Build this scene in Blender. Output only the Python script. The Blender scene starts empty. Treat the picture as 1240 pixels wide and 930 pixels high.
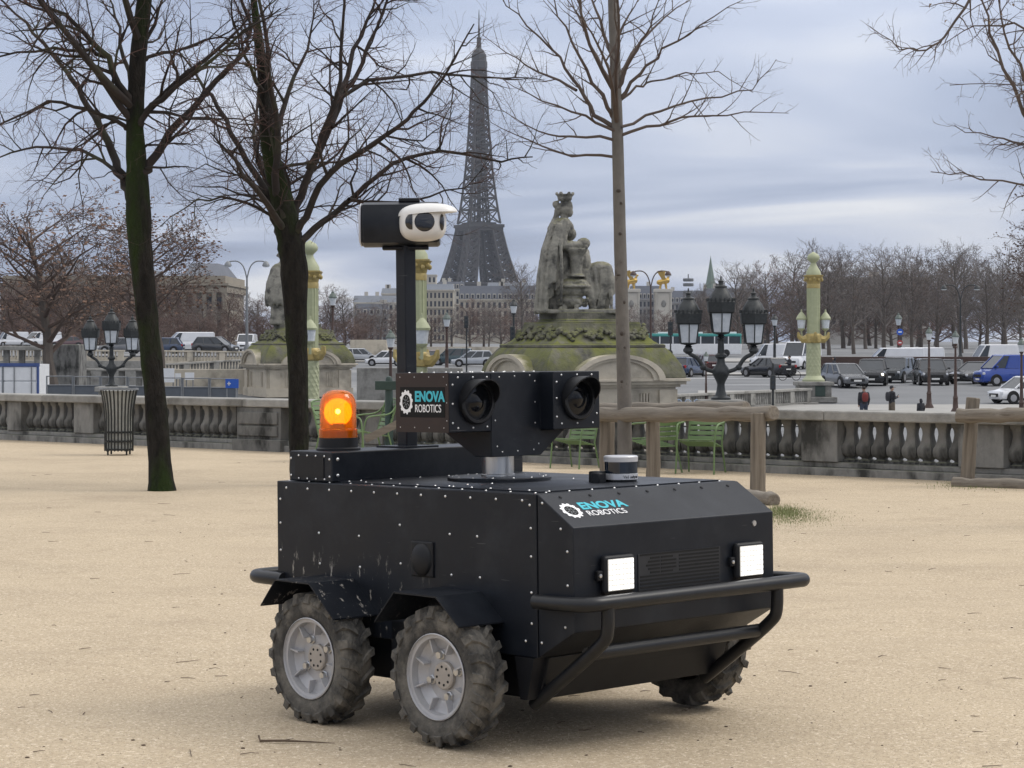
import bpy, math, random
from math import sin, cos, pi, radians, sqrt, atan2
from mathutils import Vector, Matrix

# ------------------------------------------------------------------ camera, sky, sun, exposure
F, YH, H0, SG = 2650.0, 413.0, 1.55, 0.006      # focal length and horizon in photo pixels, eye height, terrace fall
scn = bpy.context.scene
cam_d = bpy.data.cameras.new('camera'); cam = bpy.data.objects.new('camera', cam_d)
scn.collection.objects.link(cam); scn.camera = cam
cam.location = (0, 0, H0); cam.rotation_euler = (radians(90), 0, 0)
cam_d.sensor_fit = 'HORIZONTAL'; cam_d.sensor_width = 36.0; cam_d.lens = 36.0 * F / 1240.0
cam_d.shift_y = -(465 - YH) / 1240.0
cam_d.clip_start = 0.1; cam_d.clip_end = 9000

SUN_EL, SUN_AZ = radians(48), radians(80)        # azimuth right of the view direction (+Y)
world = bpy.data.worlds.new('World'); scn.world = world; world.use_nodes = True
wt = world.node_tree; wt.nodes.clear()
def wn(t, **k):
    n = wt.nodes.new(t)
    for a, b in k.items(): setattr(n, a, b)
    return n
def wl(a, b): wt.links.new(a, b)
def wmath(op, a, b=None, clamp=False):
    n = wn('ShaderNodeMath', operation=op); n.use_clamp = clamp
    for i, v in enumerate((a, b)):
        if v is None: continue
        if isinstance(v, (int, float)): n.inputs[i].default_value = v
        else: wl(v, n.inputs[i])
    return n.outputs[0]
sky = wn('ShaderNodeTexSky', sky_type='NISHITA'); sky.sun_disc = False
sky.sun_elevation = SUN_EL; sky.sun_rotation = SUN_AZ; sky.dust_density = 2.0
tc = wn('ShaderNodeTexCoord'); sep = wn('ShaderNodeSeparateXYZ'); wl(tc.outputs['Generated'], sep.inputs[0])
zc_ = wmath('MAXIMUM', sep.outputs[2], 0.0)
den = wmath('ADD', zc_, 0.075)
cmb = wn('ShaderNodeCombineXYZ')
wl(wmath('DIVIDE', sep.outputs[0], den), cmb.inputs[0]); wl(wmath('DIVIDE', sep.outputs[1], den), cmb.inputs[1])
cmb.inputs[2].default_value = 100.0
nz = wn('ShaderNodeTexNoise'); nz.inputs['Scale'].default_value = 0.5; nz.inputs['Detail'].default_value = 4; nz.inputs['Roughness'].default_value = 0.45; nz.inputs['Distortion'].default_value = 0.5
wl(cmb.outputs[0], nz.inputs['Vector'])
rmp = wn('ShaderNodeValToRGB'); cr = rmp.color_ramp
cr.elements[0].position = 0.37; cr.elements[0].color = (0.345, 0.40, 0.545, 1)
cr.elements[1].position = 0.66; cr.elements[1].color = (0.90, 0.92, 0.97, 1)
e = cr.elements.new(0.47); e.color = (0.45, 0.52, 0.685, 1)
e = cr.elements.new(0.56); e.color = (0.61, 0.67, 0.82, 1)
wl(nz.outputs[0], rmp.inputs[0])
# overcast sky: brighter towards the zenith (CIE overcast distribution)
gain = wmath('ADD', wmath('MULTIPLY', zc_, 1.9), 0.86)
mul = wn('ShaderNodeMix', data_type='RGBA', blend_type='MULTIPLY'); mul.inputs[0].default_value = 1.0
cg = wn('ShaderNodeCombineXYZ')
for i in range(3): wl(gain, cg.inputs[i])
wl(cg.outputs[0], mul.inputs[7])
ovc = wn('ShaderNodeMix', data_type='RGBA'); wl(wmath('MULTIPLY', wmath('SUBTRACT', zc_, 0.16), 3.0, True), ovc.inputs[0]); wl(rmp.outputs[0], ovc.inputs[6]); ovc.inputs[7].default_value = (0.60, 0.60, 0.615, 1)   # whiter cloud overhead
wl(ovc.outputs[2], mul.inputs[6])
b1 = wn('ShaderNodeBackground'); b1.inputs[1].default_value = 0.08; wl(sky.outputs[0], b1.inputs[0])
b2 = wn('ShaderNodeBackground'); b2.inputs[1].default_value = 1.0; wl(mul.outputs[2], b2.inputs[0])
mx = wn('ShaderNodeMixShader'); mx.inputs[0].default_value = 0.9; wl(b1.outputs[0], mx.inputs[1]); wl(b2.outputs[0], mx.inputs[2])
wo = wn('ShaderNodeOutputWorld'); wl(mx.outputs[0], wo.inputs[0])

sun_d = bpy.data.lights.new('sun', 'SUN'); sun = bpy.data.objects.new('sun', sun_d); scn.collection.objects.link(sun)
sun_d.energy = 1.5; sun_d.angle = radians(24); sun_d.color = (1.0, 0.95, 0.88)
sd = Vector((sin(SUN_AZ) * cos(SUN_EL), cos(SUN_AZ) * cos(SUN_EL), sin(SUN_EL)))
sun.rotation_euler = sd.to_track_quat('Z', 'Y').to_euler()
scn.view_settings.view_transform = 'Standard'; scn.view_settings.look = 'None'
scn.view_settings.exposure = 0.0; scn.view_settings.gamma = 1.0
scn.cycles.max_bounces = 6; scn.cycles.transparent_max_bounces = 12
scn.cycles.use_denoising = True

# ------------------------------------------------------------------ helpers
COL = scn.collection
rnd = random.Random(7)
def P(px, py, y):                     # photo pixel + distance -> point
    return Vector(((px - 620) * y / F, y, H0 - (py - YH) * y / F))
def tz(x, y): return -SG * y          # terrace surface
def G(px, py):                        # photo pixel -> terrace ground point
    y = H0 * F / (py - YH - SG * F); return Vector(((px - 620) * y / F, y, tz(0, y)))
PROF = [(-50, -2.3), (104, -2.3), (137, -1.27), (300, -0.4), (600, 0.5), (9000, 0.5)]
def gz(y):                            # square level
    for (a, za), (b, zb) in zip(PROF, PROF[1:]):
        if y <= b: return za + (zb - za) * (y - a) / (b - a)
    return PROF[-1][1]
def Q(px, y): return Vector(((px - 620) * y / F, y, gz(y)))

MATS = {}
def mat(name, c1, c2=None, scale=4.0, rough=0.7, metal=0.0, bump=0.0, bscale=None, c3=None, s3=1.0, t3=(0.5, 0.7), stretch=(1, 1, 1), detail=6,
        moss=None, mossn=(0.3, 0.8), emit=None, spec=0.5, world_co=False, coat=0.0, rand=None):
    if name in MATS: return MATS[name]
    m = bpy.data.materials.new(name); m.use_nodes = True; MATS[name] = m
    nt = m.node_tree; b = nt.nodes['Principled BSDF']
    b.inputs['Roughness'].default_value = rough; b.inputs['Metallic'].default_value = metal
    b.inputs['Specular IOR Level'].default_value = spec; b.inputs['Coat Weight'].default_value = coat
    b.inputs['Base Color'].default_value = (*c1, 1)
    N = nt.nodes.new; L = nt.links.new
    tcn = N('ShaderNodeTexCoord'); mp = N('ShaderNodeMapping'); mp.inputs['Scale'].default_value = stretch
    if world_co:
        g = N('ShaderNodeNewGeometry'); L(g.outputs['Position'], mp.inputs[0])
    else: L(tcn.outputs['Object'], mp.inputs[0])
    def noise(sc, det=detail, rg=0.6):
        n = N('ShaderNodeTexNoise'); n.inputs['Scale'].default_value = sc; n.inputs['Detail'].default_value = det; n.inputs['Roughness'].default_value = rg
        L(mp.outputs[0], n.inputs['Vector']); return n.outputs[0]
    def ramp(fac, p0, p1):
        r = N('ShaderNodeMapRange'); r.inputs[1].default_value = p0; r.inputs[2].default_value = p1; L(fac, r.inputs[0]); return r.outputs[0]
    def mix(f, a, c):
        x = N('ShaderNodeMix'); x.data_type = 'RGBA'; L(f, x.inputs[0])
        for i, v in ((6, a), (7, c)):
            if isinstance(v, tuple): x.inputs[i].default_value = (*v, 1)
            else: L(v, x.inputs[i])
        return x.outputs[2]
    col = None
    if c2 is not None: col = mix(ramp(noise(scale), 0.3, 0.7), c1, c2)
    if c3 is not None: col = mix(ramp(noise(s3), *t3), col if col is not None else c1, c3)
    if moss is not None:
        g = N('ShaderNodeNewGeometry'); s = N('ShaderNodeSeparateXYZ'); L(g.outputs['Normal'], s.inputs[0])
        a = N('ShaderNodeMath'); a.operation = 'MULTIPLY'; L(ramp(s.outputs[2], *mossn), a.inputs[0]); L(ramp(noise(s3 * 1.7), 0.36, 0.58), a.inputs[1])
        col = mix(a.outputs[0], col if col is not None else c1, moss)
    if rand:
        oi = N('ShaderNodeObjectInfo'); rv_ = N('ShaderNodeMapRange'); L(oi.outputs['Random'], rv_.inputs[0]); rv_.inputs[3].default_value = rand[0]; rv_.inputs[4].default_value = rand[1]
        hs = N('ShaderNodeHueSaturation'); L(rv_.outputs[0], hs.inputs['Value']); L(col, hs.inputs['Color']); col = hs.outputs[0]
    if col is not None: L(col, b.inputs['Base Color'])
    if bump:
        bn = N('ShaderNodeBump'); bn.inputs['Strength'].default_value = 1.0; bn.inputs['Distance'].default_value = bump
        L(noise(bscale or scale * 3, 4), bn.inputs['Height']); L(bn.outputs[0], b.inputs['Normal'])
    if emit:
        b.inputs['Emission Color'].default_value = (*emit[0], 1); b.inputs['Emission Strength'].default_value = emit[1]
    return m

class MB:
    def __init__(s): s.v = []; s.f = []
    def add(s, vs, fs):
        o = len(s.v); s.v += [tuple(v) for v in vs]; s.f += [tuple(i + o for i in f) for f in fs]; return s
    def box(s, c, d, rot=None, taper=(1, 1)):
        x, y, z = d[0] / 2, d[1] / 2, d[2] / 2; tx, ty = taper
        vs = [(-x, -y, -z), (x, -y, -z), (x, y, -z), (-x, y, -z), (-x * tx, -y * ty, z), (x * tx, -y * ty, z), (x * tx, y * ty, z), (-x * tx, y * ty, z)]
        if rot is not None: vs = [rot @ Vector(v) for v in vs]
        vs = [(v[0] + c[0], v[1] + c[1], v[2] + c[2]) for v in vs]
        return s.add(vs, [(0, 3, 2, 1), (4, 5, 6, 7), (0, 1, 5, 4), (1, 2, 6, 5), (2, 3, 7, 6), (3, 0, 4, 7)])
    def span(s, a, b): return s.box([(a[i] + b[i]) / 2 for i in range(3)], [abs(b[i] - a[i]) for i in range(3)])
    def bar(s, a, b, w, h=None):        # square bar between two points
        a = Vector(a); b = Vector(b); d = b - a; L = d.length
        if L < 1e-6: return s
        return s.box((a + b) / 2, (w, h or w, L), d.to_track_quat('Z', 'Y').to_matrix())
    def tube(s, pts, r, n=8, cap=True):
        pts = [Vector(p) for p in pts]; k = len(pts)
        rs = r if isinstance(r, (list, tuple)) else [r] * k
        o = len(s.v); t0 = (pts[1] - pts[0]).normalized()
        u = t0.orthogonal().normalized()
        cs = [(cos(2 * pi * i / n), sin(2 * pi * i / n)) for i in range(n)]
        for i in range(k):
            t = (pts[min(i + 1, k - 1)] - pts[max(i - 1, 0)])
            if t.length < 1e-9: t = t0
            t = t.normalized(); u = (u - t * u.dot(t))
            u = u.normalized() if u.length > 1e-6 else t.orthogonal().normalized()
            w = t.cross(u); p = pts[i]; ri = rs[i]
            for c, q in cs:
                s.v.append((p.x + ri * (c * u.x + q * w.x), p.y + ri * (c * u.y + q * w.y), p.z + ri * (c * u.z + q * w.z)))
        for i in range(k - 1):
            a = o + i * n
            for j in range(n):
                j2 = (j + 1) % n; s.f.append((a + j, a + j2, a + n + j2, a + n + j))
        if cap:
            s.f.append(tuple(o + j for j in reversed(range(n)))); s.f.append(tuple(o + (k - 1) * n + j for j in range(n)))
        return s
    def lathe(s, prof, n=16, c=(0, 0, 0), axis='Z', sq=0.0, ph=0.0, cap=True):   # prof: (radius, height); sq>0 makes it squarish
        o = len(s.v)
        for r, h in prof:
            for j in range(n):
                a = 2 * pi * j / n + ph; k = 1.0
                if sq: k = 1 + sq * (1 / max(abs(cos(a)), abs(sin(a))) - 1)
                x, y = r * k * cos(a), r * k * sin(a)
                p = (x, y, h) if axis == 'Z' else ((x, h, y) if axis == 'Y' else (h, x, y))
                s.v.append((p[0] + c[0], p[1] + c[1], p[2] + c[2]))
        m = len(prof); fl = axis == 'Y'
        for i in range(m - 1):
            a = o + i * n
            for j in range(n):
                j2 = (j + 1) % n; f = (a + j, a + j2, a + n + j2, a + n + j)
                s.f.append(f[::-1] if fl else f)
        if cap:
            if prof[0][0] > 1e-6: f = tuple(o + j for j in reversed(range(n))); s.f.append(f[::-1] if fl else f)
            if prof[-1][0] > 1e-6: f = tuple(o + (m - 1) * n + j for j in range(n)); s.f.append(f[::-1] if fl else f)
        return s
    def ball(s, c, r, n=12, m=8, e=1.0):
        if isinstance(r, (int, float)): r = (r, r, r)
        o = len(s.v)
        pw = lambda x: (abs(x) ** e) * (1 if x >= 0 else -1)
        for i in range(m + 1):
            t = -pi / 2 + pi * i / m
            for j in range(n):
                a = 2 * pi * j / n
                s.v.append((c[0] + r[0] * pw(cos(t)) * pw(cos(a)), c[1] + r[1] * pw(cos(t)) * pw(sin(a)), c[2] + r[2] * pw(sin(t))))
        for i in range(m):
            for j in range(n):
                j2 = (j + 1) % n; a = o + i * n
                s.f.append((a + j, a + j2, a + n + j2, a + n + j))
        return s
    def prism(s, poly, a, b, plane='XZ'):   # polygon extruded along the third axis from a to b
        n = len(poly); o = len(s.v)
        for h in (a, b):
            for p, q in poly:
                s.v.append((p, h, q) if plane == 'XZ' else ((p, q, h) if plane == 'XY' else (h, p, q)))
        s.f.append(tuple(o + i for i in range(n))); s.f.append(tuple(o + n + i for i in reversed(range(n))))
        for i in range(n):
            j = (i + 1) % n; s.f.append((o + j, o + i, o + n + i, o + n + j))
        return s
    def quad(s, a, b, c, d): return s.add([a, b, c, d], [(0, 1, 2, 3)])
    def mesh(s, name, m, smooth=True, ang=38, recalc=False):
        me = bpy.data.meshes.new(name); me.from_pydata(s.v, [], s.f)
        if recalc:
            import bmesh
            bm = bmesh.new(); bm.from_mesh(me); bmesh.ops.recalc_face_normals(bm, faces=bm.faces); bm.to_mesh(me); bm.free()
        me.materials.append(m)
        if smooth:
            me.polygons.foreach_set('use_smooth', [True] * len(me.polygons)); me.set_sharp_from_angle(angle=radians(ang))
        return me
    def build(s, name, m, parent=None, smooth=True, bevel=0, ang=38, loc=None, rot=None, recalc=True, seg=2):
        o = bpy.data.objects.new(name, s.mesh(name, m, smooth, ang, recalc)); COL.objects.link(o)
        if parent is not None: o.parent = parent
        if loc is not None: o.location = loc
        if rot is not None: o.rotation_euler = rot
        if bevel:
            md = o.modifiers.new('bevel', 'BEVEL'); md.width = bevel; md.segments = seg; md.limit_method = 'ANGLE'; md.angle_limit = radians(40)
        return o
def tag(o, label=None, cat=None, group=None, kind=None):
    for k, v in (('label', label), ('category', cat), ('group', group), ('kind', kind)):
        if v: o[k] = v
    return o
def thing(name, label, cat, loc=(0, 0, 0), rz=0.0, group=None):
    o = bpy.data.objects.new(name, None); COL.objects.link(o); o.location = loc; o.rotation_euler = (0, 0, rz); o.empty_display_size = 0.2
    return tag(o, label, cat, group)
def inst(src, parent=None, loc=None, rot=None, scale=None):     # a copy that shares mesh data
    o = src.copy(); COL.objects.link(o); o.parent = parent
    if loc is not None: o.location = loc
    if rot is not None: o.rotation_euler = rot
    if scale is not None: o.scale = scale
    return o
def copy_tree(o, parent=None, **kw):
    c = inst(o, parent, **kw)
    for ch in list(o.children): copy_tree(ch, c)
    return c
def remesh(o, vox, smooth=3, disp=0, dscale=0.3):
    md = o.modifiers.new('remesh', 'REMESH'); md.mode = 'VOXEL'; md.voxel_size = vox; md.use_smooth_shade = True
    if smooth: sm = o.modifiers.new('smooth', 'SMOOTH'); sm.iterations = smooth; sm.factor = 0.5
    if disp:
        t = bpy.data.textures.new('carving', 'CLOUDS'); t.noise_scale = dscale
        d = o.modifiers.new('disp', 'DISPLACE'); d.texture = t; d.strength = disp; d.mid_level = 0.5; d.texture_coords = 'LOCAL'
def text_obj(name, s, size, m, parent, loc, xa, ya, sx=1.0, bold=0.0, ext=0.0008, shear=0.0):
    cu = bpy.data.curves.new(name, 'FONT'); cu.body = s; cu.size = size; cu.extrude = ext; cu.offset = bold; cu.shear = shear
    t = bpy.data.objects.new(name, cu); COL.objects.link(t)
    dg = bpy.context.evaluated_depsgraph_get(); me = bpy.data.meshes.new_from_object(t.evaluated_get(dg))
    bpy.data.objects.remove(t); me.materials.clear(); me.materials.append(m); me.name = name
    o = bpy.data.objects.new(name, me); COL.objects.link(o); o.parent = parent
    xa = Vector(xa).normalized(); ya = Vector(ya).normalized(); za = xa.cross(ya)
    o.matrix_local = Matrix(((xa.x * sx, ya.x, za.x, loc[0]), (xa.y * sx, ya.y, za.y, loc[1]), (xa.z * sx, ya.z, za.z, loc[2]), (0, 0, 0, 1)))
    return o
def smooth_path(pts, k=6, it=2):        # rounds the corners of a polyline
    pts = [Vector(p) for p in pts]
    for _ in range(it):
        q = [pts[0]]
        for a, b in zip(pts, pts[1:]):
            q += [a.lerp(b, 0.25), a.lerp(b, 0.75)]
        q.append(pts[-1]); pts = q
    return pts

# ------------------------------------------------------------------ materials
STONE = mat('stone_grey', (0.33, 0.322, 0.298), (0.235, 0.23, 0.212), 6, 0.9, bump=0.01, bscale=30, c3=(0.09, 0.086, 0.075), s3=1.3, t3=(0.50, 0.74), rand=(0.8, 1.12))
STONE_D = mat('stone_weathered', (0.235, 0.232, 0.218), (0.145, 0.144, 0.136), 7, 0.92, bump=0.01, bscale=35, c3=(0.035, 0.035, 0.032), s3=2.6, t3=(0.47, 0.64), moss=(0.155, 0.158, 0.115), stretch=(1, 1, 0.45), rand=(0.68, 1.2))
STONE_C = mat('stone_cream', (0.52, 0.47, 0.38), (0.43, 0.385, 0.31), 2, 0.9, bump=0.01, c3=(0.20, 0.185, 0.155), s3=0.5, t3=(0.52, 0.75))
STONE_M = mat('stone_mossy', (0.17, 0.16, 0.13), (0.10, 0.098, 0.08), 3, 0.95, bump=0.03, c3=(0.05, 0.05, 0.043), s3=1.1, t3=(0.47, 0.66), moss=(0.14, 0.15, 0.035), mossn=(0.0, 0.75))
STONE_CM = mat('stone_cream_mossy', (0.52, 0.47, 0.38), (0.43, 0.385, 0.31), 2, 0.9, bump=0.01, c3=(0.20, 0.185, 0.155), s3=0.5, t3=(0.52, 0.75), moss=(0.13, 0.13, 0.045), mossn=(0.05, 0.45))
STONE_S = mat('statue_stone', (0.30, 0.285, 0.24), (0.17, 0.163, 0.14), 3.5, 0.9, bump=0.02, bscale=12, c3=(0.05, 0.049, 0.044), s3=2.0, t3=(0.50, 0.66), moss=(0.16, 0.155, 0.085), mossn=(0.45, 0.9))
IRON = mat('cast_iron', (0.022, 0.025, 0.026), (0.042, 0.046, 0.046), 20, 0.5, 0.3)
BROWN = mat('brown_painted_iron', (0.05, 0.028, 0.022), (0.07, 0.04, 0.03), 10, 0.5, 0.1)
GLASS_L = mat('lantern_glass', (0.62, 0.65, 0.68), (0.45, 0.49, 0.53), 9, 0.25, spec=0.8)
GREEN_P = mat('pale_green_paint', (0.40, 0.42, 0.265), (0.33, 0.355, 0.22), 5, 0.55)
GOLD = mat('gilding', (0.62, 0.42, 0.10), (0.42, 0.27, 0.07), 8, 0.38, 0.75)
GOLD_P = mat('gold_paint', (0.45, 0.34, 0.12), (0.30, 0.24, 0.10), 8, 0.45, 0.3)
GREY_P = mat('grey_metal', (0.22, 0.23, 0.24), (0.17, 0.18, 0.19), 8, 0.5, 0.3)
WHITE_P = mat('white_paint', (0.75, 0.76, 0.77), (0.66, 0.67, 0.68), 3, 0.4)
# ------------------------------------------------------------------ the square below, terrace, balustrade
ASPH = mat('asphalt', (0.17, 0.175, 0.18), (0.12, 0.124, 0.13), 0.25, 0.85, bump=0.004, bscale=40, c3=(0.24, 0.24, 0.235), s3=0.05, t3=(0.5, 0.7))
PAVE = mat('pavement', (0.34, 0.33, 0.31), (0.28, 0.275, 0.26), 0.8, 0.85)
mb = MB(); ys = [-60, 40, 80, 104, 115, 126, 137, 170, 220, 300, 450, 600, 1200, 2400, 3400]; xs = [-2400, -400, -120, -60, -20, 20, 60, 120, 400, 2400]
for y in ys:
    for x in xs: mb.v.append((x, y, gz(y)))
W_ = len(xs)
for i in range(len(ys) - 1):
    for j in range(W_ - 1): mb.f.append((i * W_ + j, i * W_ + j + 1, (i + 1) * W_ + j + 1, (i + 1) * W_ + j))
tag(mb.build('ground', ASPH, smooth=False, recalc=False), kind='structure')
def sheet(name, x0, x1, y0, y1, dz, m, n=6):
    b = MB()
    for i in range(n + 1):
        y = y0 + (y1 - y0) * i / n
        b.v += [(x0 * y / 100, y, gz(y) + dz), (x1 * y / 100, y, gz(y) + dz)]
    for i in range(n): b.f.append((2 * i, 2 * i + 1, 2 * i + 3, 2 * i + 2))
    return tag(b.build(name, m, smooth=False, recalc=False), kind='structure')
sheet('pavement', -2, 60, 98, 117, 0.06, PAVE)
sheet('pavement', -4, 60, 168, 176, 0.10, PAVE)
sheet('pavement', -60, 80, 235, 262, 0.10, PAVE)
sheet('pavement', 8.5, 14, 118, 131, 0.05, PAVE)
sheet('road_marking', 9.5, 18.2, 138.8, 139.4, 0.02, WHITE_P)
sheet('road_marking', 7, 26, 156.5, 157.2, 0.02, WHITE_P)

# balustrade line in plan: foot seen at y = 532.5 + 0.0435 x
def foot(px): return G(px, 532.5 + 0.0435 * px)
A0 = foot(0); A1 = foot(1240); wd = Vector((A1.x - A0.x, A1.y - A0.y, 0)); WL = wd.length; wd = wd / WL
wn_ = Vector((wd.y, -wd.x, 0))             # towards the camera side
if wn_.y > 0: wn_ = -wn_
ang_w = atan2(wd.y, wd.x)
def wall_s(px):                             # distance along the wall where the ray at px meets it
    k = (px - 620) / F
    return (A0.x - k * A0.y) / (k * wd.y - wd.x)
def wallpt(s): return Vector((A0.x + wd.x * s, A0.y + wd.y * s, tz(0, A0.y + wd.y * s)))

SAND = mat('sand', (0.51, 0.418, 0.293), (0.435, 0.353, 0.248), 0.8, 0.95, c3=(0.33, 0.265, 0.185), s3=0.35, t3=(0.55, 0.8), detail=10, spec=0.2, world_co=True)
nt = SAND.node_tree
bs = nt.nodes['Principled BSDF']; src = bs.inputs['Base Color'].links[0].from_socket
gco = nt.nodes.new('ShaderNodeNewGeometry')
def gn(sc, det=2, rg=0.6):
    n = nt.nodes.new('ShaderNodeTexNoise'); n.inputs['Scale'].default_value = sc; n.inputs['Detail'].default_value = det; n.inputs['Roughness'].default_value = rg
    nt.links.new(gco.outputs['Position'], n.inputs['Vector']); return n.outputs[0]
def mr(f, a, b, c=0.0, d=1.0):
    r = nt.nodes.new('ShaderNodeMapRange'); nt.links.new(f, r.inputs[0])
    for i, v in enumerate((a, b, c, d)): r.inputs[i + 1].default_value = v
    return r.outputs[0]
def mixc(f, a, c, mode='MIX'):
    x = nt.nodes.new('ShaderNodeMix'); x.data_type = 'RGBA'; x.blend_type = mode; nt.links.new(f, x.inputs[0])
    for i, v in ((6, a), (7, c)):
        if isinstance(v, tuple): x.inputs[i].default_value = (*v, 1)
        else: nt.links.new(v, x.inputs[i])
    return x.outputs[2]
c_ = mixc(mr(gn(70, 5, 0.85), 0.51, 0.62), src, (0.26, 0.205, 0.14))       # dark grit
c_ = mixc(mr(gn(50, 4, 0.85), 0.55, 0.62), c_, (0.72, 0.62, 0.48))            # pale grains
trk = nt.nodes.new('ShaderNodeMapping'); trk.inputs['Scale'].default_value = (0.5, 1.3, 1); trk.inputs['Rotation'].default_value = (0, 0, 0.25); nt.links.new(gco.outputs['Position'], trk.inputs[0])
tn = nt.nodes.new('ShaderNodeTexNoise'); tn.inputs['Scale'].default_value = 1.1; tn.inputs['Detail'].default_value = 7; tn.inputs['Roughness'].default_value = 0.65; nt.links.new(trk.outputs[0], tn.inputs['Vector'])
c_ = mixc(mr(tn.outputs[0], 0.52, 0.78, 0.0, 0.42), c_, (0.33, 0.265, 0.19))  # trodden and driven streaks
c_ = mixc(mr(gn(5, 8, 0.75), 0.55, 0.75), c_, (0.36, 0.285, 0.20))            # damp, trodden marks
nt.links.new(c_, bs.inputs['Base Color'])
bn = nt.nodes.new('ShaderNodeBump'); bn.inputs['Distance'].default_value = 0.006; bn.inputs['Strength'].default_value = 0.9
ad = nt.nodes.new('ShaderNodeMath'); ad.operation = 'ADD'; nt.links.new(gn(60, 4, 0.7), ad.inputs[0]); nt.links.new(mr(gn(5, 4), 0, 1, 0, 3), ad.inputs[1])
nt.links.new(ad.outputs[0], bn.inputs['Height']); nt.links.new(bn.outputs[0], bs.inputs['Normal'])

def tz2(x, y):
    a = 0.012 * sin(x * 0.9 + 1.3) * sin(y * 0.53) + 0.006 * sin(x * 2.3 + y * 1.1)
    k = min(1.0, max(0.0, ((x - 0.4) ** 2 + (y - 9.2) ** 2) ** 0.5 / 4 - 0.5))      # level where the robot stands
    k *= min(1.0, max(0.0, abs((Vector((x, y, 0)) - Vector((A0.x, A0.y, 0))).dot(wn_)) - 0.5))
    return tz(x, y) + a * k
mb = MB(); NX, NY = 110, 70
for i in range(NX + 1):
    s = -22 + (WL + 40) * i / NX; e = Vector((A0.x + wd.x * s, A0.y + wd.y * s, 0))
    for j in range(NY + 1):
        t = (j / NY) ** 1.0 * 46; p = e + wn_ * t - wn_ * 0.45
        mb.v.append((p.x, p.y, tz2(p.x, p.y)))
for i in range(NX):
    for j in range(NY): a = i * (NY + 1) + j; mb.f.append((a, a + NY + 1, a + NY + 2, a + 1))
o = mb.build('terrace_ground', SAND, recalc=False); tag(o, kind='structure')
if o.data.polygons[0].normal.z < 0: o.data.flip_normals()
# retaining wall that carries the terrace edge
mb = MB(); R_ = Matrix.Rotation(ang_w, 3, 'Z')
c = A0 + wd * (WL / 2) - wn_ * 0.44; mb.box((c.x, c.y, -1.47), (WL + 44, 0.12, 2.3), R_)
w = mb.build('retaining_wall', STONE, smooth=False); tag(w, 'stone retaining wall holding up the edge of the sandy terrace', 'wall')

# near balustrade: plinth, pedestals, balusters, coping
bal = thing('stone_balustrade', 'long weathered stone balustrade with bulbous balusters along the sandy terrace edge', 'balustrade', A0, ang_w)
HB = 0.83
slope = (wallpt(WL).z - wallpt(0).z) / WL
def lz(s): return slope * s
def seg_mesh(b, s0, s1, y0, y1, z0, z1, m=0.0):   # box following the slope; local x along the wall, local +y away from the camera
    vs = []
    for y, z in ((y0, z0), (y1, z0), (y1, z1), (y0, z1)):
        vs += [(s0, y, lz(s0) + z), (s1, y, lz(s1) + z)]
    b.add(vs, [(0, 2, 3, 1), (2, 4, 5, 3), (4, 6, 7, 5), (6, 0, 1, 7), (0, 6, 4, 2), (1, 3, 5, 7)])
b = MB(); seg_mesh(b, -12, WL + 8, 0.02, 0.52, -0.3, 0.10); seg_mesh(b, -12, WL + 8, 0.10, 0.46, 0.10, 0.17)
b.build('plinth', STONE_D, bal, smooth=False, bevel=0.012)
peds = [(wall_s(13), 0.42), (wall_s(97), 0.55), (wall_s(313), 1.05), (wall_s(445), 0.5), (wall_s(600), 0.5), (wall_s(735), 0.5), (wall_s(860), 0.3), (wall_s(988), 0.55), (wall_s(1184), 0.62)]
peds = [(wall_s(97) - 2.6 * 2, 0.5)] + peds + [(wall_s(1184) + 2.6, 0.55), (wall_s(1184) + 5.2, 0.55)]
peds = [p for p in peds if abs(p[0] - wall_s(860)) > 0.01]
cuts = [p[0] for p in peds]
for s, w_ in peds:
    b = MB(); big = w_ > 0.9
    f0 = 0.0 if big else 0.07
    seg_mesh(b, s - w_ / 2, s + w_ / 2, f0, 0.5, 0.172, HB - 0.13)
    if big:
        seg_mesh(b, s - w_ / 2 + 0.06, s + w_ / 2 - 0.06, f0 - 0.03, f0 + 0.01, 0.24, 0.40); seg_mesh(b, s - w_ / 2 + 0.06, s + w_ / 2 - 0.06, f0 - 0.03, f0 + 0.01, 0.43, 0.62)
        seg_mesh(b, s - w_ / 2 - 0.05, s + w_ / 2 + 0.05, f0 - 0.06, 0.55, -0.2, 0.185)
    b.build('pedestal', STONE_D, bal, smooth=False, bevel=0.01)
prof = [(0.085, 0), (0.085, 0.03), (0.055, 0.045), (0.055, 0.06), (0.082, 0.08), (0.104, 0.115), (0.110, 0.165), (0.106, 0.205), (0.084, 0.245), (0.066, 0.31), (0.056, 0.38), (0.06, 0.43), (0.066, 0.45), (0.075, 0.47), (0.085, 0.485), (0.085, 0.53)]
bp = None; ends = sorted(peds)
for (s0, w0), (s1, w1) in zip(ends, ends[1:]):
    a, c = s0 + w0 / 2 + 0.09, s1 - w1 / 2 - 0.09; n = max(1, round((c - a) / 0.232))
    for i in range(n + 1):
        s = a + (c - a) * i / n
        if bp is None:
            bp = MB().lathe(prof, 16, sq=0.8).build('baluster', STONE_D, bal, ang=50); o = bp
        else: o = inst(bp, bal)
        o.location = (s, 0.28, lz(s) + 0.172); o.rotation_euler = (0, 0, rnd.uniform(-0.04, 0.04))
s = -12.0; k = 0
while s < WL + 8:
    L_ = rnd.uniform(1.5, 2.1); b = MB()
    seg_mesh(b, s + 0.004, s + L_ - 0.004, -0.03, 0.57, HB - 0.128, HB)
    b.build('coping_stone', STONE, bal, smooth=False, bevel=0.02); s += L_

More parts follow.
